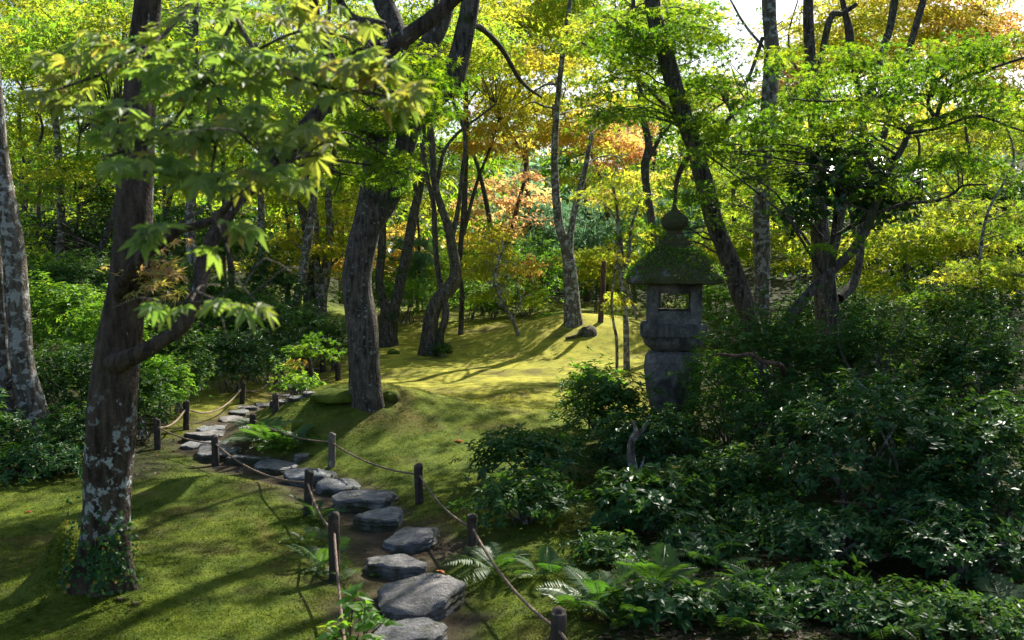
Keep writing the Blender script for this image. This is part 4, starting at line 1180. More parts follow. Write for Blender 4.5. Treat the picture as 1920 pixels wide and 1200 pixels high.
far("orange-red maple left of the lantern, high among the green", 1190, 470, 12, [(1170, 240, 26, 60, 50, 2, 14, .7, 110, .095, 'maple_orange', -.1), (1180, 350, 26, 70, 40, 2, 14, .7, 110, .095, 'maple_gold', -.2)], 26.5)
far("orange maple glimpsed low between the central trunks", 690, 520, 10, [(660, 480, 25, 50, 40, 2, 14, .65, 110, .095, 'maple_gold', .2), (750, 470, 25, 40, 50, 2, 12, .6, 110, .095, 'maple_gold', .2)], 25)
far("yellow maple glowing behind the trio of trunks", 540, 520, 10, [(530, 470, 24, 60, 50, 2, 22, .65, 110, .09, 'maple_yellow', .05), (640, 380, 24, 70, 50, 2, 18, .65, 110, .09, 'maple_yellow', -.2)], 23.5)
far("golden maple at the very top right, behind the dark stems", 1640, 360, 20, [(1700, 60, 30, 190, 70, 3, 56, .85, 120, .105, 'maple_yellow', .25), (1850, 60, 30, 110, 60, 3, 26, .85, 120, .105, 'maple_gold', .2), (1560, 90, 30, 90, 50, 3, 18, .8, 110, .1, 'maple_yellow')], 30)
far("small orange maple under the sky gap right of the straight trunk", 1500, 380, 10, [(1490, 150, 29, 50, 40, 2, 12, .75, 110, .1, 'maple_orange'), (1330, 170, 33, 50, 30, 2, 9, .8, 100, .1, 'maple_orange', .1)], 29)
far("bright yellow-green maple low on the right behind the slanting branch", 1700, 560, 12, [(1680, 450, 16, 90, 50, 1.5, 22, .5, 110, .07, 'maple_lime', .3), (1790, 420, 15, 100, 50, 1.5, 22, .48, 110, .065, 'maple_yellow', -.35), (1640, 530, 15.5, 60, 40, 1, 10, .42, 100, .065, 'maple_lime', .2)], 16, 'bark_dark', 'maple_lime')
far("layered lime maple at the right edge above the shrubs", 1850, 600, 10, [(1850, 510, 12.5, 90, 30, 1, 16, .38, 120, .058, 'maple_lime', .3), (1760, 560, 12.5, 60, 25, .8, 8, .34, 100, .058, 'maple_lime', .1), (1880, 410, 13.5, 60, 40, 1, 10, .4, 100, .06, 'maple_lime')], 12.8, 'bark_grey')
far("yellow maple shining between the lantern and the straight trunk", 1390, 560, 12, [(1380, 450, 19, 60, 70, 1.5, 22, .55, 120, .08, 'maple_yellow', -.25), (1480, 430, 19, 60, 70, 1.5, 20, .55, 120, .08, 'maple_lime', .3), (1350, 330, 20, 50, 50, 1.5, 12, .55, 110, .08, 'maple_lime', .2), (1480, 300, 20, 60, 60, 1.5, 14, .55, 110, .08, 'maple_lime', .2)], 19)
far("yellow-green maple behind the dark camellia crown", 1600, 560, 12, [(1600, 480, 18, 60, 60, 1.5, 16, .55, 110, .075, 'maple_yellow', -.3), (1720, 250, 20, 130, 60, 2, 28, .6, 110, .08, 'maple_yellow', -.2), (1880, 230, 20, 80, 60, 2, 18, .6, 110, .08, 'maple_yellow', -.3), (1840, 340, 18, 90, 40, 2, 16, .55, 110, .075, 'maple_lime', .1)], 18.5)
far("bright maple behind the foreground bough at the top left", 40, 440, 14, [(60, 80, 24, 150, 100, 3, 46, .75, 120, .09, 'maple_yellow', -.2), (60, 250, 24, 110, 70, 2, 22, .7, 110, .09, 'maple_lime', .3), (230, 130, 25, 140, 100, 3, 30, .75, 110, .09, 'maple_lime', .2)], 24)
far("lime maple behind the spotted trunk's crown", 420, 470, 14, [(430, 150, 26, 150, 120, 3, 46, .8, 120, .095, 'maple_lime', .2), (620, 120, 26, 130, 110, 3, 36, .8, 120, .095, 'maple_lime', .1), (400, 330, 25, 110, 50, 2, 18, .7, 100, .09, 'maple_lime', .3)], 26)
far("green maple behind the central fork", 770, 480, 14, [(770, 140, 26, 120, 110, 3, 36, .8, 120, .095, 'maple_lime', .15), (700, 380, 25, 90, 50, 2, 18, .7, 110, .09, 'maple_lime', .2), (830, 360, 25, 60, 50, 2, 12, .65, 100, .09, 'maple_yellow')], 26.5)
far("broad green maple in the upper middle right of the lantern's jewel", 1330, 560, 14, [(1290, 180, 24, 100, 60, 2, 24, .75, 110, .09, 'maple_lime', .1), (1300, 320, 24, 90, 60, 2, 18, .7, 110, .09, 'maple_lime', .2), (1230, 380, 24, 60, 60, 2, 10, .7, 110, .09, 'maple_yellow', -.2)], 24)

# tall crowns closing the top of the picture
for lab, px, pal, b, pads in (
    ("tall green maple crown over the far left trunk", 90, 'maple_lime', .1, [(60, -40), (-40, 60), (170, -20)]),
    ("tall lime maple crown high over the spotted trunk", 300, 'maple_lime', .2, [(280, -30), (400, 0), (340, 70)]),
    ("tall lime maple crown in the top left of the central fork", 560, 'maple_lime', .1, [(520, 0), (620, -40), (660, 60)]),
    ("tall yellow-green maple crown right of the central fork", 930, 'maple_yellow', -.2, [(940, -10), (1040, -40), (880, 40)]),
    ("tall green maple crown left of the leaning trunk's top", 1140, 'maple_lime', .1, [(1140, -10), (1220, 10), (1080, 60)])):
    far(lab, px, 520, 14, [(a, c, 25 + 2 * i, 120, 70, 2.5, 26, .8, 120, .095, pal, b) for i, (a, c) in enumerate(pads)], 26)
far("thin-leaved lime maple half covering the pale sky gap", 1420, 420, 12, [(1480, 70, 31, 70, 60, 2, 14, .8, 90, .1, 'maple_yellow'), (1390, 170, 30, 60, 40, 2, 10, .75, 90, .1, 'maple_lime', .3), (1560, 30, 29, 70, 50, 2, 12, .8, 100, .1, 'maple_gold', -.2), (1290, 20, 28, 70, 40, 2, 8, .75, 90, .1, 'maple_lime', .3)], 30)
far("golden maple crown in the top right corner", 1800, 420, 14, [(1780, 0, 28, 140, 60, 2, 30, .8, 120, .1, 'maple_gold', -.1), (1640, 0, 28, 90, 50, 2, 16, .8, 120, .1, 'maple_yellow'), (1900, 120, 28, 80, 80, 2, 18, .8, 120, .1, 'maple_yellow', .2)], 28)

far("added dark green tree standing in for shade beyond the far left bushes", 60, 540, 14, [(60, 440, 19, 110, 50, 1.5, 18, .6, 110, .08, 'evergreen'), (200, 430, 19, 80, 50, 1.5, 14, .6, 110, .08, 'evergreen', .1)], 19, 'bark_dark', 'evergreen')  # dark foliage added to stand in for the shade behind the bushes
far("added dark evergreen standing in for the shade behind the slim grey trunks at left", 330, 540, 14, [(330, 430, 22, 80, 60, 1.5, 16, .65, 110, .085, 'evergreen', .1), (430, 450, 22, 60, 50, 1.5, 12, .65, 110, .085, 'azalea')], 22, 'bark_dark', 'evergreen')  # added dark crown, filling a patch that is only shade
far("added dark evergreen standing in for the shade behind the lime maples at the right edge", 1850, 560, 14, [(1850, 460, 17, 90, 70, 1.5, 20, .55, 110, .075, 'evergreen', .1), (1700, 520, 18, 60, 50, 1.2, 10, .5, 100, .075, 'evergreen')], 17.5, 'bark_dark', 'evergreen')  # shade at the right edge, given as added dark leaves
far("added deep green tree standing in for shaded depth behind the top of the central fork", 640, 480, 14, [(640, 260, 28, 90, 60, 2, 14, .8, 110, .1, 'maple_green', -.1), (820, 240, 28, 60, 60, 2, 10, .8, 110, .1, 'maple_green', -.1)], 28, 'bark_dark', 'maple_green')  # darker leaves added to give shaded depth among the lit crowns

# pines
def pine(label, px, py, w, pads, Y):
    tree("pine_tree", label, [[(px, py, w), (px + 4, py - 100, w * .8), (px - 4, py - 220, w * .5)]], pads, 'pine', Y, 'bark_brown', 'pine', flare=.2, needle=True, twig=.6)
pine("blue-green pine filling the gap behind the grey forked tree", 1100, 560, 14, [(1110, 420, 29, 130, 70, 3, 60, .6, 260, .22), (1010, 430, 29, 60, 60, 3, 24, .6, 240, .22), (1130, 500, 28, 100, 40, 2, 24, .55, 220, .2)], 29)
pine("soft pine behind the lantern's roof", 1290, 580, 12, [(1280, 430, 22, 60, 60, 1.5, 26, .45, 240, .18), (1200, 440, 25, 60, 70, 1.5, 20, .5, 240, .2)], 22)
pine("small dark pine with flat tiers behind the V-shaped tree", 782, 560, 6, [(782, 462, 23, 24, 8, .6, 5, .32, 200, .16), (782, 490, 23, 26, 8, .6, 5, .32, 200, .16), (786, 520, 23, 22, 8, .6, 4, .3, 160, .16)], 23)

for t in TREES:
    setup(t)

# leaf sprays added out of view above near trees, to shade the ground
UPPER = [t for t in TREES if t['upper']]
tips = np.array([t['pts'][0][0][-1] for t in UPPER])
gx, gy = np.meshgrid(np.arange(-8.5, 10.5, .62), np.arange(2.0, 23, .72))
G = np.stack([gx.ravel(), gy.ravel(), np.full(gx.size, .1)], -1) + np.append(RNG.normal(0, .18, (gx.size, 2)), np.zeros((gx.size, 1)), 1)
pxl, pyl = proj(G)
G = G[(np.abs(G[:, 0]) < 3.0 + .62 * G[:, 1])]
op = openness(G)
streak = vn2(G[:, 0] * .8, G[:, 1] * 1.2, .9, 41) * .4 + .7 * vn2(G[:, 0], G[:, 1] * 1.3, 2.1, 42)
G = G[(streak * .5 + .5) > op]
glow = []
for t in TREES:
    if t['label'].startswith(("slanting forked", "dark trunk leaning", "straight grey", "dark glossy")):
        for p in t['pads']:
            u = unit(5) * .6
            glow += [pix(p[0] + p[3] * a, p[1] + p[4] * b, p[2] + p[5] * c) for a, b, c in u]
for a, b, y in [(150, 150, 2.4), (280, 120, 2.5), (420, 130, 2.4), (540, 120, 2.3), (680, 130, 2.15), (750, 185, 2.05), (330, 260, 2.2), (500, 240, 2.15), (270, 430, 1.95), (400, 470, 2.0), (400, 570, 1.95)]:
    glow += [pix(a, b, y)] * 2                      # the near bough stands in a gap as well
glow = np.array(glow)
hgt = RNG.uniform(5.2, 8.2, len(G))
FORE = [(-400, 840), (300, 850), (560, 870), (640, 960), (660, 1400), (-400, 1400)]       # added sprays are thinner here, for a soft even dapple
thin_at = inside(*proj(G), FORE)
for g, h, thin in zip(G, hgt, thin_at):
    for _ in range(14):
        P = g + SUNV * (h / SUNV[2])
        u_, v_ = proj(P[None])
        if v_[0] < -70 or P[1] < 0 or abs(u_[0] - 960) > 1250:
            break
        h += .7
    else:
        continue
    if h > 15: continue
    w = P - glow; tt = w @ SUNV
    if ((np.linalg.norm(w - tt[:, None] * SUNV, axis=1) < .55) & (tt > 0)).sum() and RNG.random() < .6: continue
    d = np.linalg.norm(tips[:, :2] - P[:2], axis=1)
    UPPER[int(np.argmin(d + RNG.uniform(0, 1.5, len(d))))]['extra'].append(np.append(P, 46 if thin else 64))
for k, t in enumerate(TREES):
    t['root'] = build_tree(t, k)

# ------------------------------------------------------------------ shrubs
def leaf_objects(parent, origin, tpl_meshes, pos, nr, d, sz, idx, mat):
    """leaves near enough to be picked out one by one"""
    for q, i in enumerate(idx):
        y = d[i] / np.linalg.norm(d[i])
        x = np.cross(y, nr[i]); x /= np.linalg.norm(x) + 1e-9
        z = np.cross(x, y)
        o = bpy.data.objects.new("leaf", tpl_meshes[q % len(tpl_meshes)])
        S.collection.objects.link(o)
        o.parent = parent
        s = float(sz[i])
        o.matrix_local = Matrix(((x[0] * s, y[0] * s, z[0] * s, pos[i][0] - origin[0]), (x[1] * s, y[1] * s, z[1] * s, pos[i][1] - origin[1]),
                                 (x[2] * s, y[2] * s, z[2] * s, pos[i][2] - origin[2]), (0, 0, 0, 1)))

_TM = {}
def tpl_meshes(key, tpls, mat, n=6):
    if key not in _TM:
        out = []
        for i in range(n):
            V, Fc = tpls[i % len(tpls)]
            me = make_mesh("leaf", V, [Fc], np.full(len(V), .15 + .7 * i / max(1, n - 1)), False)
            me.materials.append(M[mat])
            out.append(me)
        _TM[key] = out
    return _TM[key]

SHRUB_ID = 0
def shrub(label, px, py, w, h, Y=None, mat='azalea', L=.05, k=7, dens=1.0, depth=None, width=.2, parts=0, name="shrub", group=None, bias=0.0, stems=9, bark='bark_grey', hollow=.35, cat='shrub', bare=0, pale=None):
    """px, py: middle of the foot; w, h: size in photo pixels"""
    global SHRUB_ID
    SHRUB_ID += 1
    rng = np.random.default_rng(900 + SHRUB_ID)
    if Y is None:
        g = ground_at(px, py); Y = float(g[1])
    else:
        p = pix(px, py, Y); g = np.array([p[0], p[1], float(H(p[0], p[1]))])
    x0 = pix(px, py, Y)
    zt = max(pix(px, py - h, Y)[2], g[2] + .12)
    A = np.array([w / 2 * mpp(Y), (depth or w * .42 * mpp(Y)), max(.08, (zt - g[2]) / 2)])
    cen = np.array([x0[0], Y, (zt + g[2]) / 2])
    root = thing(name, label, cat, tuple(g), group)
    area = 4 * math.pi * ((A[0] * A[1]) ** 1.6 / 3 + (A[0] * A[2]) ** 1.6 / 3 + (A[1] * A[2]) ** 1.6 / 3) ** (1 / 1.6)
    n = int(dens * Q * 2.05 * area / (L * L * 2.2))
    n = min(n, 1700)
    u = unit(n, rng)
    u[:, 2] = np.where(u[:, 2] < -.55, -u[:, 2], u[:, 2])
    rr = (hollow + (1 - hollow) * rng.random(n)) ** .5
    rr *= 1 + .42 * vnoise(u * 2.1 + SHRUB_ID) + .26 * vnoise(u * 5 + SHRUB_ID) + .12 * rng.normal(size=n)
    C = cen + u * rr[:, None] * A
    C = C[C[:, 2] > H(C[:, 0], C[:, 1]) + L * .4]
    core = cen - np.array([0, 0, A[2] * .8])
    tpls = [oval(width, .3, .2), oval(width * .85, .5, .35), oval(width * 1.1, .15, .1)]
    near = L * F_PX / Y > 8 and abs(px - 960) < 1060
    pos, nr, d, sz, v = rosettes(None, None, C, core, k, L, bias, rng)
    v = np.where(rng.random(len(v)) < .012, 1.0, np.minimum(v, .92))
    sz = sz * np.repeat(rng.uniform(.6, 1.25, len(C)), k)
    take = np.zeros(len(pos), bool)
    mb = MB()
    if parts:
        q = np.einsum('ij,ij->i', pos - CAM, pos - CAM)
        front = np.argsort(q - 6 * sz)[:parts * 2]
        pxx, pyy = proj(pos[front])
        okk = front[(pxx > -20) & (pxx < 1940) & (pyy > -20) & (pyy < 1220)][:parts]
        take[okk] = True
        lp = link("foliage", None, None, root)
        leaf_objects(root, g, tpl_meshes((mat, width), tpls, mat), pos, nr, d, sz, np.nonzero(take)[0], M[mat])
        bpy.data.objects.remove(lp)
    r = ~take
    leaves(mb, oval_mid(width, .3, .2) if near else oval_far(width, .3), pos[r], nr[r], d[r], sz[r], v[r])
    o = link("leaves", mb.mesh("leaves", False, g), M[mat], root); o["kind"] = "stuff"
    sb = MB()
    pick = rng.choice(len(C), min(len(C), stems + bare), replace=False)
    for j in pick:
        e = C[j]
        b = g + np.append(rng.normal(0, .12, 2) * A[:2], -.03)
        Ln = np.linalg.norm(e - b)
        m1 = b + (e - b) * .4 + np.array([0, 0, .16 * Ln]) + rng.normal(0, .07 * Ln, 3)
        m2 = b + (e - b) * .75 + np.array([0, 0, .1 * Ln]) + rng.normal(0, .05 * Ln, 3)
        r0 = .006 + .008 * Ln
        V, Fc = tube(*catmull([b, m1, m2, e], [r0, r0 * .75, r0 * .5, r0 * .25], .08), 6)
        sb.add(V, Fc)
    o = link("stems", sb.mesh("stems", True, g), M[bark], root); o["kind"] = "stuff"
    return root

# left bank, far to near
shrub("low dark shrub in the far left corner under the shaded trees", 40, 600, 240, 110, 14.5, 'azalea', .06, dens=.8)
shrub("mid-green shrub between the far left trunk and the spotted trunk, upper one", 150, 610, 220, 130, 13.2, 'azalea', .055, dens=.9, bias=.1)
shrub("bright green bush catching sun right of the far left trunk", 130, 660, 210, 140, 11.2, 'fresh', .06, dens=1.0, bias=.1)
shrub("lush green bush reaching the spotted trunk at shoulder height", 210, 700, 190, 130, 10.0, 'fresh', .055, dens=.9)
shrub("shadowy bush below the bright green one on the left bank", 120, 770, 230, 120, 9.0, 'azalea', .05)
shrub("dark leafy bush at the foot of the far left trunk", -10, 860, 150, 80, 7.9, 'evergreen', .05, bias=.1)
shrub("dark bush against the left side of the spotted trunk", 140, 866, 150, 100, 7.7, 'azalea', .045)
shrub("low dark groundcover bush at the moss edge, far left", 60, 895, 220, 60, 7.3, 'evergreen', .055, parts=0, bias=.15)
shrub("bush with small leaves just right of the spotted trunk below the bent limb", 330, 715, 140, 110, 10.4, 'azalea', .045, bias=.1)
shrub("leafy bush at the left corner post beside the spotted trunk", 270, 790, 100, 100, 8.8, 'azalea', .045, bias=.15)
shrub("rounded shrub above the rope near the light-topped post", 440, 700, 180, 85, 12.0, 'evergreen', .05, bias=.1)
shrub("large dark rounded shrub behind the upper rope post", 490, 690, 200, 130, 13.2, 'evergreen', .055)
shrub("bush with sunlit leaf tips behind the left corner post", 305, 740, 110, 80, 9.6, 'fresh', .045, bias=-.1)
shrub("grey-green shrub in the middle of the left bank behind the bent limb", 430, 640, 190, 110, 14.0, 'azalea', .06)
shrub("shrub on the left bank under the slim grey trunks", 330, 600, 190, 120, 14.8, 'azalea', .06, bias=.15)
shrub("tall dark shrub right of the slim grey trunks", 510, 590, 150, 120, 16.5, 'evergreen', .065)
shrub("clipped shrub at the foot of the pale leaning trunk", 570, 640, 120, 60, 15.5, 'evergreen', .055, bias=.1)
shrub("round dark shrub at the left edge of the central trunk", 625, 665, 90, 70, 14.6, 'evergreen', .05, bias=.1)
shrub("small bush hugging the far path by the brown post", 560, 660, 60, 40, 15.0, 'azalea', .05)
shrub("leafy plant spilling over the sunlit stones below the sapling", 560, 765, 110, 62, 9.3, 'fresh', .045, k=6, dens=.4, bias=.1, hollow=.1)
shrub("bushy plant left of the sapling beside the rope's upper end", 545, 715, 70, 50, 11.0, 'fresh', .045, k=6, dens=.5)
# back of the lawn
shrub("wide bright green bush behind the twisted tree", 790, 590, 160, 120, 23.5, 'fresh', .09, bias=.1, dens=.5, hollow=.15)
shrub("green bush behind the V-shaped tree", 690, 600, 160, 110, 22.5, 'fresh', .09, dens=.5, hollow=.15)
shrub("yellow-green bush in the middle of the back hedge", 850, 585, 150, 120, 25.0, 'fresh', .095, bias=.25, dens=.5, hollow=.15)
shrub("bush at the back edge of the lawn between the V-shaped and twisted trees", 760, 605, 150, 80, 21.5, 'fresh', .075, dens=.5, bias=-.2)
shrub("grey-leaved low bush at the foot of the pale sapling", 925, 590, 60, 34, 22.0, 'azalea', .06, bias=.2)
shrub("tall glossy bush behind the leaning sapling", 1010, 580, 170, 130, 24.0, 'fresh', .09, bias=-.1, dens=.5, hollow=.15)
shrub("dark green bush left of the grey forked tree", 940, 580, 140, 120, 25.0, 'azalea', .085, bias=.25, dens=.5, hollow=.15)
shrub("dark shrub between the forked tree and the reddish trunk", 1130, 590, 160, 110, 22.5, 'azalea', .08, dens=.5, hollow=.15)
shrub("low leafy plants at the foot of the grey forked tree", 1040, 612, 70, 28, 19.4, 'fresh', .055, dens=.7)
shrub("little plant on the right shoulder of the far mound", 1150, 615, 60, 22, 18.6, 'fresh', .05, dens=.6)
shrub("dark bush behind the lantern's window", 1250, 600, 170, 100, 20.0, 'azalea', .075, bias=.2, dens=.5, hollow=.15)
shrub("green bush between the lantern and the leaning trunk", 1340, 620, 120, 90, 17.0, 'fresh', .065)
shrub("small shrub with red leaves in the back hedge", 995, 515, 40, 26, 23.2, 'maple_red', .07, dens=1.2, k=5)
shrub("tuft of dark leaves at the twisted tree's foot", 830, 672, 44, 26, 15.9, 'azalea', .055, dens=1.2, k=7)
shrub("shaded bushes behind the slanting branch", 1560, 640, 240, 100, 13.8, 'azalea', .06)
shrub("bush in shade under the lime maple at the right edge", 1800, 640, 260, 110, 12.5, 'azalea', .055)
shrub("dark bush at the upper right edge under the golden light", 1870, 480, 140, 140, 17.0, 'evergreen', .08)
shrub("deep green bush between the lime maples on the right", 1760, 520, 140, 110, 19.0, 'evergreen', .08)

shrub("low bright bush closing the back edge of the lawn behind the slender trunk", 880, 590, 130, 70, 22.0, 'fresh', .075, dens=.5, hollow=.15)
shrub("rounded green bush behind the lawn left of the far mound", 985, 585, 120, 60, 22.5, 'fresh', .075, dens=.5, hollow=.15, bias=.1)

# the right-hand thicket
shrub("glossy azalea with leaves reaching left over the moss", 985, 960, 230, 150, 6.9, 'evergreen', .055, parts=160, bias=.15, depth=.36)
shrub("leafy shrub growing up against the brown weathered post", 985, 1040, 200, 150, 5.9, 'azalea', .052, parts=160, bias=.1, depth=.3)
shrub("sunlit-edged shrub in front of the lantern's pedestal, left side", 1140, 850, 190, 150, 8.2, 'azalea', .05, parts=120, bias=.25)
shrub("pale-leaved shrub at the pedestal's left foot", 1110, 790, 120, 110, 9.0, 'fresh', .05, parts=80, bias=-.2)
shrub("leafy shrub covering the lantern's foot", 1262, 860, 170, 88, 8.0, 'azalea', .05, bias=.2, parts=120)
shrub("light green bush right of the lantern's pedestal", 1360, 790, 170, 130, 8.6, 'fresh', .048, bias=-.25, parts=100)
shrub("broad flat-topped shrub right of the lantern hiding the trunk bases", 1462, 740, 310, 165, 7.7, 'azalea', .042, dens=1.0, bias=.15, parts=160, depth=.55, bare=6)
shrub("flat-topped thicket shrub under the slanting maple", 1640, 740, 330, 180, 7.4, 'azalea', .042, dens=1.0, parts=160, depth=.6, bare=6)
shrub("shiny-leaved shrub at the right edge catching white sky light", 1830, 780, 280, 200, 7.0, 'evergreen', .045, parts=160, bias=.15, bare=6)
shrub("dark shrub behind the dead crooked stem", 1200, 920, 220, 140, 7.0, 'evergreen', .05)
shrub("glossy broad-leaved shrub in the lower middle of the thicket", 1210, 1060, 250, 170, 5.8, 'evergreen', .062, width=.27, parts=220, bias=.35, depth=.36)
shrub("shadowed shrub between the ferns and the big azalea", 1370, 1000, 230, 150, 6.2, 'azalea', .05, parts=120)
shrub("big spreading azalea with shiny leaves filling the right side", 1640, 960, 380, 230, 6.0, 'evergreen', .055, parts=280, bias=.2, bare=8, depth=.55)
shrub("azalea with white-glinting leaves at the far right", 1850, 980, 260, 220, 5.6, 'evergreen', .055, parts=240, bias=.2, bare=8, depth=.45)
shrub("sprawling azalea low on the right with bare twigs showing", 1560, 1110, 300, 150, 5.2, 'evergreen', .05, parts=280, bias=.15, dens=.65, bare=12, depth=.35)
shrub("dark azalea in the lower right corner", 1800, 1160, 300, 190, 4.9, 'evergreen', .05, parts=240, dens=.8, bare=8, depth=.35)
shrub("dim shrub at the back of the thicket right of the lantern", 1480, 860, 260, 130, 7.0, 'azalea', .045, dens=.8)
shrub("dim shrub in the heart of the thicket", 1720, 880, 260, 120, 6.8, 'azalea', .045, dens=.8)
shrub("fresh glossy plant poking up at the bottom edge right of the nearest post", 1235, 1215, 200, 65, 4.3, 'evergreen', .06, width=.27, parts=160, dens=.9, bias=.3, depth=.18)
shrub("low dark plant at the bottom right edge of the moss", 1420, 1210, 200, 60, 4.5, 'evergreen', .05, parts=80, dens=.8)

shrub("dark low plant below the near azaleas, centre of the bottom right", 1520, 1225, 260, 110, 4.5, 'evergreen', .05, parts=120, dens=.8, depth=.3)
shrub("shaded undergrowth plant at the bottom edge near the right corner", 1700, 1235, 280, 110, 4.3, 'azalea', .05, parts=120, dens=.7, depth=.3)
shrub("dark shrub behind the arching fern", 1320, 1120, 210, 120, 5.3, 'evergreen', .052, parts=80, dens=.8, depth=.3)
shrub("small dark shrub in the gap left of the sprawling azalea", 1430, 1060, 190, 130, 5.7, 'azalea', .048, parts=80, dens=.8, depth=.35)
shrub("dark shrub filling the gap under the white-glinting azalea", 1760, 1060, 260, 150, 5.3, 'evergreen', .05, parts=80, dens=.8, depth=.4)
shrub("low green plant between the bottom fern and the nearest post", 1130, 1120, 150, 70, 5.2, 'azalea', .045, parts=60, dens=.7, depth=.25)

shrub("low dark plant hugging the bottom edge under the broad dark fern", 1400, 1235, 190, 70, 4.3, 'azalea', .045, parts=60, dens=.8, depth=.2)
shrub("low dark plant on the bottom edge in the middle of the right half", 1610, 1240, 220, 80, 4.25, 'evergreen', .045, parts=60, dens=.8, depth=.2)
shrub("low dark plant on the bottom edge close to the right corner", 1830, 1240, 230, 80, 4.2, 'azalea', .045, parts=60, dens=.8, depth=.2)

# brown fallen leaves lying under the shrubs
def litter(n):
    rng = np.random.default_rng(12)
    y = 1 / rng.uniform(1 / 15, 1 / 3.6, n); x = rng.uniform(-.62, .6, n) * y
    soil, gold, floor = masks(x, y)
    kp = floor > rng.uniform(.25, .9, n)
    x, y = x[kp], y[kp]; n = len(x)
    P = np.stack([x, y, H(x, y) + .006], -1)
    mb = MB()
    leaves(mb, oval_far(.3), P, np.array([0, 0, 1.]) + rng.normal(0, .35, (n, 3)), unit(n, rng) * [1, 1, .2], rng.uniform(.02, .05, n), rng.random(n))
    o = link("leaf_litter", mb.mesh("leaf_litter", False), M['litter']); o["kind"] = "stuff"; o["label"] = "brown leaf litter under the shrubs"; o["category"] = "leaf litter"
M['litter'] = leaf_mat('litter', [(.03, .02, .012), (.07, .045, .025), (.11, .07, .04), (.05, .06, .02)], .15, None, .7, .2)
litter(26000)

# the thicket and the bank go on past the edges of the picture
for i_, (a_, b_, c_, d_, y_) in enumerate([(2060, 1150, 330, 230, 5.2), (2120, 900, 320, 250, 6.6), (2080, 720, 260, 200, 8.5), (2330, 820, 330, 260, 7.6), (2160, 640, 280, 180, 12.0), (2400, 700, 320, 200, 10.5)]):
    shrub("bushes of the thicket running on past the right edge", a_, b_, c_, d_, y_, 'azalea' if i_ % 2 else 'evergreen', .07, dens=.6, group="bushes past the right edge")
for i_, (a_, b_, c_, d_, y_) in enumerate([(-120, 880, 280, 170, 7.6), (-160, 740, 280, 200, 9.6), (-140, 620, 260, 150, 13.0)]):
    shrub("bushes of the bank running on past the left edge", a_, b_, c_, d_, y_, 'azalea', .07, dens=.6, group="bushes past the left edge")

# glossy plant at the bottom edge in front of the path
def whorl_plant(label, px, py, Y, heads, L, mat):
    p = pix(px, py, Y); g = np.array([p[0], p[1], float(H(p[0], p[1]))])
    rng = np.random.default_rng(5)
    root = thing("leafy_plant", label, "plant", tuple(g))
    sb = MB()
    ms = tpl_meshes((mat, 'big'), [oval(.25, .3, .25), oval(.22, .4, .4), oval(.27, .2, .15)], mat)
    for hx, hy, dy in heads:
        c = pix(hx, hy, Y + dy)
        pos, nr, d, sz, v = rosettes(None, None, c[None], c - np.array([0, 0, .3]), 9, L, 0, rng)
        leaf_objects(root, g, ms, pos, nr, d, sz, range(len(pos)), M[mat])
        V, Fc = tube(*catmull([g + np.append(rng.normal(0, .02, 2), -.03), (g + c) / 2 + rng.normal(0, .02, 3), c], [.007, .005, .003], .05), 6)
        sb.add(V, Fc)
    link("stems", sb.mesh("stems", True, g), M['bark_brown'], root)
whorl_plant("glossy whorled plant at the bottom edge beside the nearest stones", 668, 1240, 4.0, [(664, 1124, 0), (694, 1156, .05), (636, 1176, -.05), (672, 1190, -.1), (704, 1200, 0), (640, 1215, .08), (718, 1168, .1), (655, 1156, .12), (684, 1140, -.08), (625, 1195, .03)], .082, 'fresh')

# ------------------------------------------------------------------ ferns
def frond_mesh(seed):
    r = np.random.default_rng(seed)
    n = 22
    V, Fc = [], []
    arch = r.uniform(.35, .6)
    t = np.linspace(0, 1, n + 1)
    P = np.stack([np.zeros(n + 1), t * (1 - .12 * t), arch * (t * .9 - 1.25 * t * t)], -1)
    for i in range(n):                                                # the stalk
        w = .010 * (1 - t[i] * .8)
        b = len(V)
        V += [P[i] + [-w, 0, 0], P[i] + [w, 0, 0], P[i + 1] + [w * .9, 0, 0], P[i + 1] + [-w * .9, 0, 0]]
        Fc += [[b, b + 1, b + 2], [b, b + 2, b + 3]]
    for i in range(3, n + 1):                                         # leaflets
        l = .30 * math.sin(math.pi * min(1, (t[i] - .1) / .95)) ** .75 * (1 - .35 * t[i]) + .02
        for sgn in (-1, 1):
            b = len(V)
            base = P[i]
            tip = base + np.array([sgn * l, l * .32, -.22 * l + r.uniform(-.02, .02)])
            V += [base + [0, -.020, 0], base + (tip - base) * .45 + [0, .020, .012], tip, base + (tip - base) * .45 + [0, -.026, .012]]
            Fc += [[b, b + 3, b + 1] if sgn > 0 else [b, b + 1, b + 3], [b + 3, b + 2, b + 1] if sgn > 0 else [b + 3, b + 1, b + 2]]
    me = make_mesh("frond", np.array(V), [np.array(Fc)], np.full(len(V), r.uniform(.1, .9)), False)
    me.materials.append(M['fern'])
    return me
FRONDS = [frond_mesh(i) for i in range(6)]
def fern(label, px, py, spread, n, Y=None, seed=1, face=None):
    r = random.Random(seed)
    g = ground_at(px, py) if Y is None else pix(px, py, Y)
    if Y is not None: g[2] = H(g[0], g[1])
    root = thing("fern", label, "fern", tuple(g), "ferns among the posts and shrubs")
    L = spread * mpp(g[1])
    for i in range(n):
        a = i * 2 * math.pi / n + r.uniform(-.3, .3) if face is None else math.radians(face + r.uniform(-70, 70))
        o = bpy.data.objects.new("frond", FRONDS[r.randrange(6)])
        S.collection.objects.link(o); o.parent = root
        o.rotation_euler = (r.uniform(.25, .95), r.uniform(-.35, .35), a)
        s = L * r.uniform(.7, 1.15)
        o.scale = (s, s, s)
        o.location = (r.uniform(-.03, .03), r.uniform(-.03, .03), 0)
fern("dark fern wrapping the near left post", 600, 1068, 95, 9, seed=2)
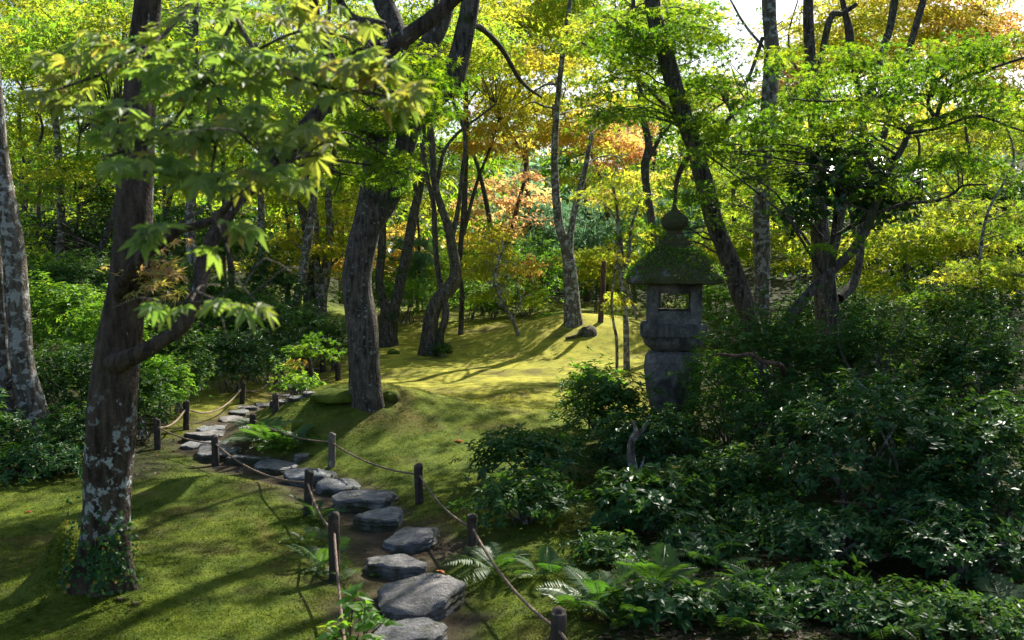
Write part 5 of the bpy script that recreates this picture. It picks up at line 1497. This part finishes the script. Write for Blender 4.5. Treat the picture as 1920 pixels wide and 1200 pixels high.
fern("small fern at the foot of the near left post's right side", 640, 1090, 60, 6, seed=3)
fern("fern beside the post before the broad low stone", 596, 975, 75, 9, seed=4)
fern("fern hanging over the moss edge left of the near post", 575, 1020, 60, 6, seed=5)
fern("big dark fern in front of the moss mound", 500, 836, 80, 13, seed=6)
fern("dark fern spilling from the mound towards the flat stone", 525, 848, 70, 12, seed=26)
fern("fern between the dark post and the mound's left tail", 490, 812, 64, 12, seed=27)
fern("fern behind the slanting rock at the mound", 556, 832, 60, 11, seed=28)
fern("fern under the dark post below the mound", 470, 820, 55, 8, seed=7)
fern("fern at the mound's foot near the slanting rock", 535, 840, 55, 8, seed=9)
fern("fern under the leafy shrub by the weathered post", 930, 1075, 110, 10, seed=10)
fern("second fern on the dark moss right of the weathered post", 1010, 1080, 90, 9, seed=11)
fern("pale fern catching light at the bottom of the thicket", 1120, 1140, 130, 9, seed=12)
fern("bright fern on the left of the dark gap", 1230, 1110, 110, 10, seed=13)
fern("arching fern above the bottom glossy plant", 1290, 1150, 120, 11, seed=14)
fern("fern beside the broad-leaved shrub", 1330, 1060, 100, 10, seed=15)
fern("fern half lost in shade under the big azalea", 1430, 1130, 110, 10, seed=16)
fern("fern spray high in the thicket behind the broad-leaved shrub", 1370, 900, 110, 9, 6.4, seed=17)
fern("fern in the lower right corner", 1880, 1195, 130, 9, 4.4, seed=18)
fern("shadowed fern right of the bottom edge centre", 1560, 1190, 120, 9, 4.5, seed=19)
for i_, (px_, py_, sp_, lab_) in enumerate([(1160, 1175, 110, "fern at the bottom edge between the nearest post and the glossy plant"), (1080, 1150, 90, "low fern just right of the nearest post"), (1390, 1175, 130, "broad dark fern near the bottom edge in the thicket"),
        (1480, 1150, 110, "fern in the deepest shade of the thicket"), (1660, 1190, 130, "fern under the dark azalea along the bottom edge"), (1270, 1040, 90, "fern poking through the broad-leaved shrub"), (1190, 1060, 80, "fern at the moss side of the broad-leaved shrub"), (1400, 1010, 90, "fern in front of the shadowed shrub")]):
    fern(lab_, px_, py_, sp_ * .82, 12, seed=50 + i_)
fern("tiny fern at the moss edge under the corner rope", 700, 1080, 26, 5, seed=20)

def bare_branch(label, pts, Y):
    P = np.array([pix(a, b, Y + (d[0] if d else 0)) for a, b, w, *d in pts]); R = np.array([q[2] for q in pts]) * mpp(Y) / 2
    g = P[0].copy()
    V, Fc = tube(*catmull(P, R, .03), 8, rough=.12, nscale=2)
    o = link("bare_branch", make_mesh("bare_branch", V - g, Fc), M['bark_brown'], None, tuple(g))
    tag(o, label, "branch", "bare branches showing in the thicket")
bare_branch("wavy bare branch reaching right from beside the lantern's platform", [(1470, 700, 13, .3), (1462, 684, 11), (1430, 678, 9), (1408, 664, 8), (1382, 668, 7), (1352, 664, 5), (1330, 668, 3)], 7.0)
bare_branch("pale curling branch in the middle of the big azalea", [(1720, 1000, 13, .4), (1700, 960, 11), (1664, 968, 9), (1640, 950, 8), (1600, 944, 6), (1562, 940, 4)], 5.45)
bare_branch("forked pinkish twig above the sprawling azalea", [(1690, 1030, 9, .3), (1660, 1042, 8), (1632, 1052, 7), (1604, 1062, 6), (1600, 1092, 4)], 5.0)
bare_branch("thick low branch at the foot of the white-glinting azalea", [(1810, 1080, 17, .3), (1786, 1076, 15), (1768, 1090, 13), (1740, 1086, 11), (1712, 1094, 8)], 5.0)
bare_branch("thin twig sticking out at the far right of the azaleas", [(1900, 1100, 8, .2), (1880, 1086, 7), (1850, 1078, 5), (1830, 1066, 3)], 5.0)

# ------------------------------------------------------------------ ivy, stump, dead stem, sapling
def ivy():
    base = T1['base']
    P, R = T1['pts'][0]
    rng = np.random.default_rng(77)
    root = thing("ivy", "small dark ivy climbing the foot of the spotted trunk", "ivy", tuple(base))
    n = 560
    h = np.abs(rng.normal(0, .12, n)) + rng.random(n) * .12
    a = rng.choice([-1.15, -2.55, -.5], n, p=[.62, .26, .12]) + rng.normal(0, .33, n)
    j = np.clip(np.searchsorted(P[:, 2] - base[2], h), 1, len(P) - 1)
    rad = .138 * (1 + .38 * np.exp(-h / .15)) + .012
    pos = np.stack([base[0] + np.cos(a) * rad, base[1] + np.sin(a) * rad, base[2] + h], -1)
    nr = np.stack([np.cos(a), np.sin(a), np.full(n, .5)], -1) + rng.normal(0, .35, (n, 3))
    d = np.stack([-np.sin(a) * rng.normal(0, .6, n), np.cos(a) * rng.normal(0, .6, n), rng.normal(-.4, .5, n)], -1)
    sz = rng.uniform(.014, .030, n)
    near = rng.random(n) < .16
    leaf_objects(root, base, tpl_meshes(('ivy',), [oval(.45, .2, .1)], 'evergreen'), pos, nr, d, sz, np.nonzero(near)[0], None)
    mb = MB()
    leaves(mb, oval(.45, .2, .1), pos[~near], nr[~near], d[~near], sz[~near], rng.random((~near).sum()))
    o = link("leaves", mb.mesh("leaves", False, base), M['evergreen'], root); o["kind"] = "stuff"
ivy()

g = ground_at(1105, 624)
mb = MB()
k = mpp(g[1])
V, Fc = tube([g + [0, 0, -.1], g + [0, 0, .02], g + [.02, 0, 8 * k], g + [.02, 0, 11 * k]], np.array([22, 20, 15, 9]) * k, 26, rough=.34, nscale=.8)
mb.add(V, Fc)
e = g + [-46 * k, -.25, 0]; e[2] = H(e[0], e[1]) + .01
m = g + [-24 * k, -.2, 0]; m[2] = H(m[0], m[1]) + .03
V, Fc = tube(*catmull([g + [-10 * k, -.05, .06], m, e], np.array([6, 4, 2]) * k, .05), 8, rough=.2)
mb.add(V, Fc)
tag(link("tree_stump", mb.mesh("tree_stump", True, g), M['bark_dark'], None, tuple(g)), "dark rotting stump with one long root on the far mound", "stump")

p = pix(1196, 912, 6.6); g = np.array([p[0], p[1], float(H(p[0], p[1]))])
root = thing("dead_stem", "pale crooked dead stem forking upward in the dark thicket", "dead stem", tuple(g))
for st in ([(1200, 930, 20), (1190, 890, 17), (1182, 850, 15), (1184, 826, 13), (1192, 808, 9), (1186, 790, 6)], [(1184, 830, 9), (1206, 806, 7), (1214, 788, 4)], [(1194, 895, 8), (1204, 872, 5), (1208, 856, 3)]):
    P = np.array([pix(a, b, 6.6) for a, b, _ in st]); R = np.array([c for _, _, c in st]) * mpp(6.6) / 2
    if st[0][1] == 930: P = np.vstack([[P[0, 0], P[0, 1], g[2] - .05], P]); R = np.concatenate([[R[0]], R])
    V, Fc = tube(*catmull(P, R, .03), 10, rough=.15, nscale=2)
    link("stem", make_mesh("stem", V - g, Fc), M['bark_grey'], root)

# the small sapling in front of the mound's left shoulder
p = pix(588, 745, 9.8)
tree_s = tree("maple_sapling", "small sapling with green and yellow leaves left of the central trunk",
    [[(588, 745, 9), (588, 715, 8), (584, 690, 7), (582, 665, 6), (584, 645, 4)], [(584, 690, 5), (604, 665, 4), (626, 662, 3)], [(584, 695, 4), (560, 680, 3), (546, 672, 2)]],
    [(580, 640, 9.8, 34, 14, .2, 5, .14, 34, .04, 'maple_green', -.25), (620, 662, 9.8, 30, 12, .2, 3, .13, 30, .04, 'maple_green', -.25), (555, 662, 9.7, 34, 14, .2, 4, .14, 30, .04, 'maple_green', -.1), (556, 682, 9.7, 24, 8, .15, 3, .11, 26, .036, 'maple_gold', 0)],
    'maple_green', 9.8, 'bark_dark', flare=.1)
setup(tree_s); build_tree(tree_s, len(TREES))

# ------------------------------------------------------------------ the near bough with big leaves, part of the spotted maple
def near_bough():
    rng = np.random.default_rng(321)
    base = T1['base']; root = T1['root']
    st = [[(276, -150, 26, 4.75), (290, -190, 20, 4.2), (330, -150, 16, 3.5), (390, -60, 12, 2.95), (440, 30, 10, 2.65), (480, 95, 9, 2.45), (540, 140, 8, 2.3), (620, 165, 7, 2.2), (720, 180, 5, 2.1), (770, 185, 3, 2.05)],
          [(390, -60, 9, 2.95), (330, 40, 8, 2.7), (250, 110, 7, 2.5), (160, 150, 6, 2.4), (80, 175, 3, 2.3)],
          [(440, 30, 8, 2.65), (400, 130, 7, 2.45), (420, 210, 7, 2.3), (460, 260, 6, 2.2), (520, 300, 5, 2.1), (600, 290, 3, 2.05)],
          [(400, 130, 6, 2.45), (330, 220, 6, 2.3), (260, 270, 5, 2.2), (190, 300, 3, 2.1)],
          [(420, 210, 6, 2.3), (400, 300, 6, 2.15), (390, 380, 5, 2.05), (330, 420, 4, 2.0), (262, 440, 3, 1.95)],
          [(390, 380, 5, 2.05), (420, 450, 4, 2.0), (440, 520, 4, 1.95), (400, 560, 3, 1.95), (310, 570, 3, 1.95)],
          [(440, 520, 4, 1.95), (470, 555, 3, 1.9), (486, 572, 3, 1.9)],
          [(480, 95, 6, 2.45), (560, 60, 5, 2.4), (650, 70, 4, 2.35), (700, 100, 3, 2.3)]]
    bo = MB()
    for s in st:
        P = np.array([pix(a, b, y) for a, b, _, y in s]); R = np.array([w * y / F_PX / 2 for _, _, w, y in s])
        V, Fc = tube(*catmull(P, R, .04), 7, rough=.06, nscale=3)
        bo.add(V, Fc)
    CL = [(180, 120, 2.45), (250, 90, 2.5), (330, 150, 2.45), (420, 130, 2.4), (520, 120, 2.3), (600, 150, 2.2), (690, 130, 2.15), (750, 185, 2.05), (230, 230, 2.25), (330, 260, 2.2), (450, 230, 2.2), (560, 260, 2.1), (270, 310, 2.1), (400, 330, 2.1), (520, 310, 2.05), (600, 40, 2.4), (420, 30, 2.6), (310, 575, 1.95), (470, 575, 1.9)]
    allP = np.concatenate([catmull([pix(a, b, y) for a, b, _, y in s], np.ones(len(s)), .05)[0] for s in st])
    for cx_, cy_, y in CL:
        c = pix(cx_, cy_, y)
        for _ in range(4):
            e = c + rng.normal(0, 1, 3) * np.array([.09, .08, .035])
            p0 = allP[np.argmin(np.linalg.norm(allP - (c + e) / 2 + np.array([.05, .05, 0]) * rng.normal(), axis=1))]
            m = (p0 + e) / 2 + rng.normal(0, .015, 3) + [0, 0, .015]
            bo.add(*tube(*catmull([p0, m, e], [.0024, .0018, .0009], .04), 4))
    bough = link("bough", bo.mesh("bough", True, base), M['bark_dark'], root)
    bough["label"] = "near bough with large pale green and yellow-edged leaves"
    clus = [(110, 180, 2.35, 60, 22, .12, 12), (180, 120, 2.45, 110, 50, .2, 24), (250, 90, 2.5, 110, 60, .25, 28), (330, 150, 2.45, 100, 60, .2, 28), (420, 130, 2.4, 90, 60, .2, 28), (520, 120, 2.3, 90, 50, .2, 28), (600, 150, 2.2, 80, 45, .15, 24), (690, 130, 2.15, 60, 40, .12, 18), (750, 185, 2.05, 40, 34, .08, 12),
            (230, 230, 2.25, 90, 40, .2, 18), (330, 260, 2.2, 100, 45, .2, 22), (450, 230, 2.2, 100, 45, .2, 24), (560, 260, 2.1, 80, 45, .15, 18), (270, 310, 2.1, 80, 30, .15, 10), (400, 330, 2.1, 90, 30, .15, 12), (520, 310, 2.05, 70, 40, .1, 10),
            (262, 440, 1.95, 20, 14, .05, 3), (300, 420, 1.98, 40, 16, .06, 4), (395, 470, 1.98, 14, 14, .05, 2), (460, 420, 2.0, 50, 16, .06, 5), (310, 575, 1.95, 40, 12, .06, 5), (400, 565, 1.95, 40, 12, .05, 4), (470, 575, 1.9, 34, 12, .04, 4),
            (600, 40, 2.4, 110, 40, .2, 18), (420, 30, 2.6, 140, 40, .25, 22)]
    pos, bi = [], []
    for cx_, cy_, y, rx, ry, ryd, n in clus:
        n = int(n * (1.5 if cy_ < 400 else 1.0))
        u = unit(n, rng) * (rng.random(n) ** .45)[:, None]
        pos += [pix(cx_ + rx * a, cy_ + ry * b, y + ryd * c) for a, b, c in u]
        bi += [(.2 if cx_ > 550 or cx_ < 200 else 0) + rng.normal(0, .05)] * n
    pos = np.array(pos); bi = np.array(bi)
    n = len(pos)
    nrm = np.array([0, -.25, 1.0]) + rng.normal(0, .36, (n, 3))
    out = pos - np.array([pix(420, 120, 2.5)]); out[:, 2] = 0
    out /= np.linalg.norm(out, axis=1)[:, None] + 1e-6
    d = out * .7 + np.stack([rng.normal(0, .55, n), rng.normal(-.1, .5, n), rng.normal(-.25, .22, n)], -1)
    sz = rng.uniform(.032, .058, n)
    dist = np.linalg.norm(pos - CAM, axis=1)
    order = np.argsort(dist / sz)
    pick = order[:300]; rest = order[300:]
    meshes = []
    for i in range(12):
        V, Fc = near_leaf(i)
        v = np.clip(.12 + .7 * (i / 11) ** 1.3 + .22 * np.clip(np.linalg.norm(V, axis=1) - .55, 0, 1), 0, 1)
        me = make_mesh("leaf", V, [Fc], v, False); me.materials.append(M['maple_front']); meshes.append(me)
    for q in pick:
        kx = int(np.clip((bi[q] * 12) + abs(rng.normal(0, 4.2)), 0, 11))
        leaf_objects(bough, base, [meshes[kx]], pos, nrm, d, sz, [q], None)
    mb = MB()
    leaves(mb, near_leaf(40), pos[rest], nrm[rest], d[rest], sz[rest], np.clip(.25 + bi[rest] + rng.normal(0, .15, len(rest)), 0, 1))
    o = link("foliage", mb.mesh("foliage", False, base), M['maple_front'], root); o["kind"] = "stuff"
near_bough()

# ------------------------------------------------------------------ fallen leaves
def scattered(n):
    rng = np.random.default_rng(91)
    y = 1 / rng.uniform(1 / 18, 1 / 3.8, n); x = rng.uniform(-.55, .35, n) * y
    P = np.stack([x, y, H(x, y) + .012], -1)
    mb = MB()
    leaves(mb, LEAF_MID, P, np.array([0, 0, 1.]) + rng.normal(0, .3, (n, 3)), unit(n, rng) * [1, 1, .2], rng.uniform(.010, .024, n), rng.random(n))
    o = link("fallen_leaves", mb.mesh("fallen_leaves", False), M['litter']); o["kind"] = "stuff"; o["label"] = "small dry maple leaves scattered over moss and path"; o["category"] = "fallen leaves"
scattered(800)
fallen(826, 1118, .03, "pale fallen maple leaf lying on the large humped stone", 'maple_orange', .13)
fallen(222, 1128, .05, "brown fallen leaf on the moss in front of the spotted trunk", 'litter', .015)
fallen(250, 1136, .04, "tan fallen leaf just right of the trunk's ivy", 'litter', .015)
fallen(860, 830, .05, "single red fallen leaf on the shaded lawn", 'maple_red', .02)
fallen(52, 962, .03, "lone reddish leaf on the moss at the far left", 'maple_red', .015)

# ------------------------------------------------------------------ tiled roof seen far off between the trunks
def garden_house():
    c = pix(640, 505, 40)
    base = np.array([c[0], 40.0, float(H(c[0], 40.0))])
    root = thing("garden_house", "distant garden house with a grey tiled roof glimpsed between the trunks", "house", tuple(base))
    m, t, p, out = nodes("roof_tile"); p.inputs["Base Color"].default_value = (.28, .30, .34, 1); p.inputs["Roughness"].default_value = .4
    m2, t2, p2, out2 = nodes("plaster"); p2.inputs["Base Color"].default_value = (.5, .46, .38, 1)
    z = c[2] - base[2]
    def box(nm, mat, x0, x1, y0, y1, z0, z1, par):
        V = np.array([[x, y, zz] for zz in (z0, z1) for y in (y0, y1) for x in (x0, x1)])
        Fq = np.array([[0, 2, 3, 1], [4, 5, 7, 6], [0, 1, 5, 4], [2, 6, 7, 3], [0, 4, 6, 2], [1, 3, 7, 5]])
        return link(nm, make_mesh(nm, V, [Fq], None, False), mat, par)
    wall = box("wall", m2, -2.0, 2.0, .6, 3.4, -1.0, z - .1, root)
    V = np.array([[-2.5, 0, z - .1], [2.5, 0, z - .1], [2.2, 2, z + 1.1], [-2.2, 2, z + 1.1], [-2.5, 4, z - .1], [2.5, 4, z - .1]])
    roof = link("roof", make_mesh("roof", V, [np.array([[0, 1, 2, 3], [5, 4, 3, 2]]), np.array([[1, 5, 2], [4, 0, 3]])], None, False), m, root)
    tm = None
    for r in range(5):
        for q in range(16):
            if tm is None:
                a = np.linspace(0, np.pi, 5)
                ring = np.stack([-.11 * np.cos(a), np.zeros(5), .06 * np.sin(a)], -1)
                V = np.vstack([ring, ring + [0, .5, .26]])
                tm = make_mesh("tile", V, [np.array([[i, i + 1, i + 6, i + 5] for i in range(4)])], None, True); tm.materials.append(m)
            o = bpy.data.objects.new("tile", tm); S.collection.objects.link(o); o.parent = roof
            o.location = (-2.3 + q * .306, .02 + r * .38, z - .09 + r * .235)
garden_house()

# ------------------------------------------------------------------ woodland on the hill behind
def woodland():
    rng = np.random.default_rng(55)
    mbs = {}
    n = int(1450 * Q)
    y = rng.uniform(31, 80, n); x = rng.uniform(-.62, .62, n) * y
    base = H(x, y)
    up = rng.random(n) ** 1.2 * np.where(y > 50, 7.0, 4.6)
    C = np.stack([x, y, base + up + .2], -1)
    px, py = proj(C)
    gap = (np.abs(px - 1345) < 75) & (py < 150)
    gap |= (np.abs(px - 1300) < 190) & (py < 70)
    gap |= (vn2(px / 120, py / 120, 1.0, 77) > .35) & (py < 200)
    C = C[~gap]; n = len(C)
    pals = rng.choice(['evergreen', 'azalea', 'maple_green', 'maple_lime', 'maple_yellow', 'pine'], n, p=[.22, .2, .26, .2, .06, .06])
    for pal in set(pals):
        c = C[pals == pal]; mb = MB()
        spray_leaves(mb, LEAF_WOOD, c, rng.uniform(.9, 1.7, len(c)), np.full(len(c), 66), np.full(len(c), .31), rng.normal(0, .15, len(c)), rng, .5, .6)
        o = link("distant_woodland", mb.mesh("distant_woodland", False), M[pal]); o["kind"] = "stuff"
        o["label"] = "far-off wooded hillside closing the garden"; o["category"] = "woodland"
    # tall trunks of that wood, too far to tell their crowns apart
woodland()
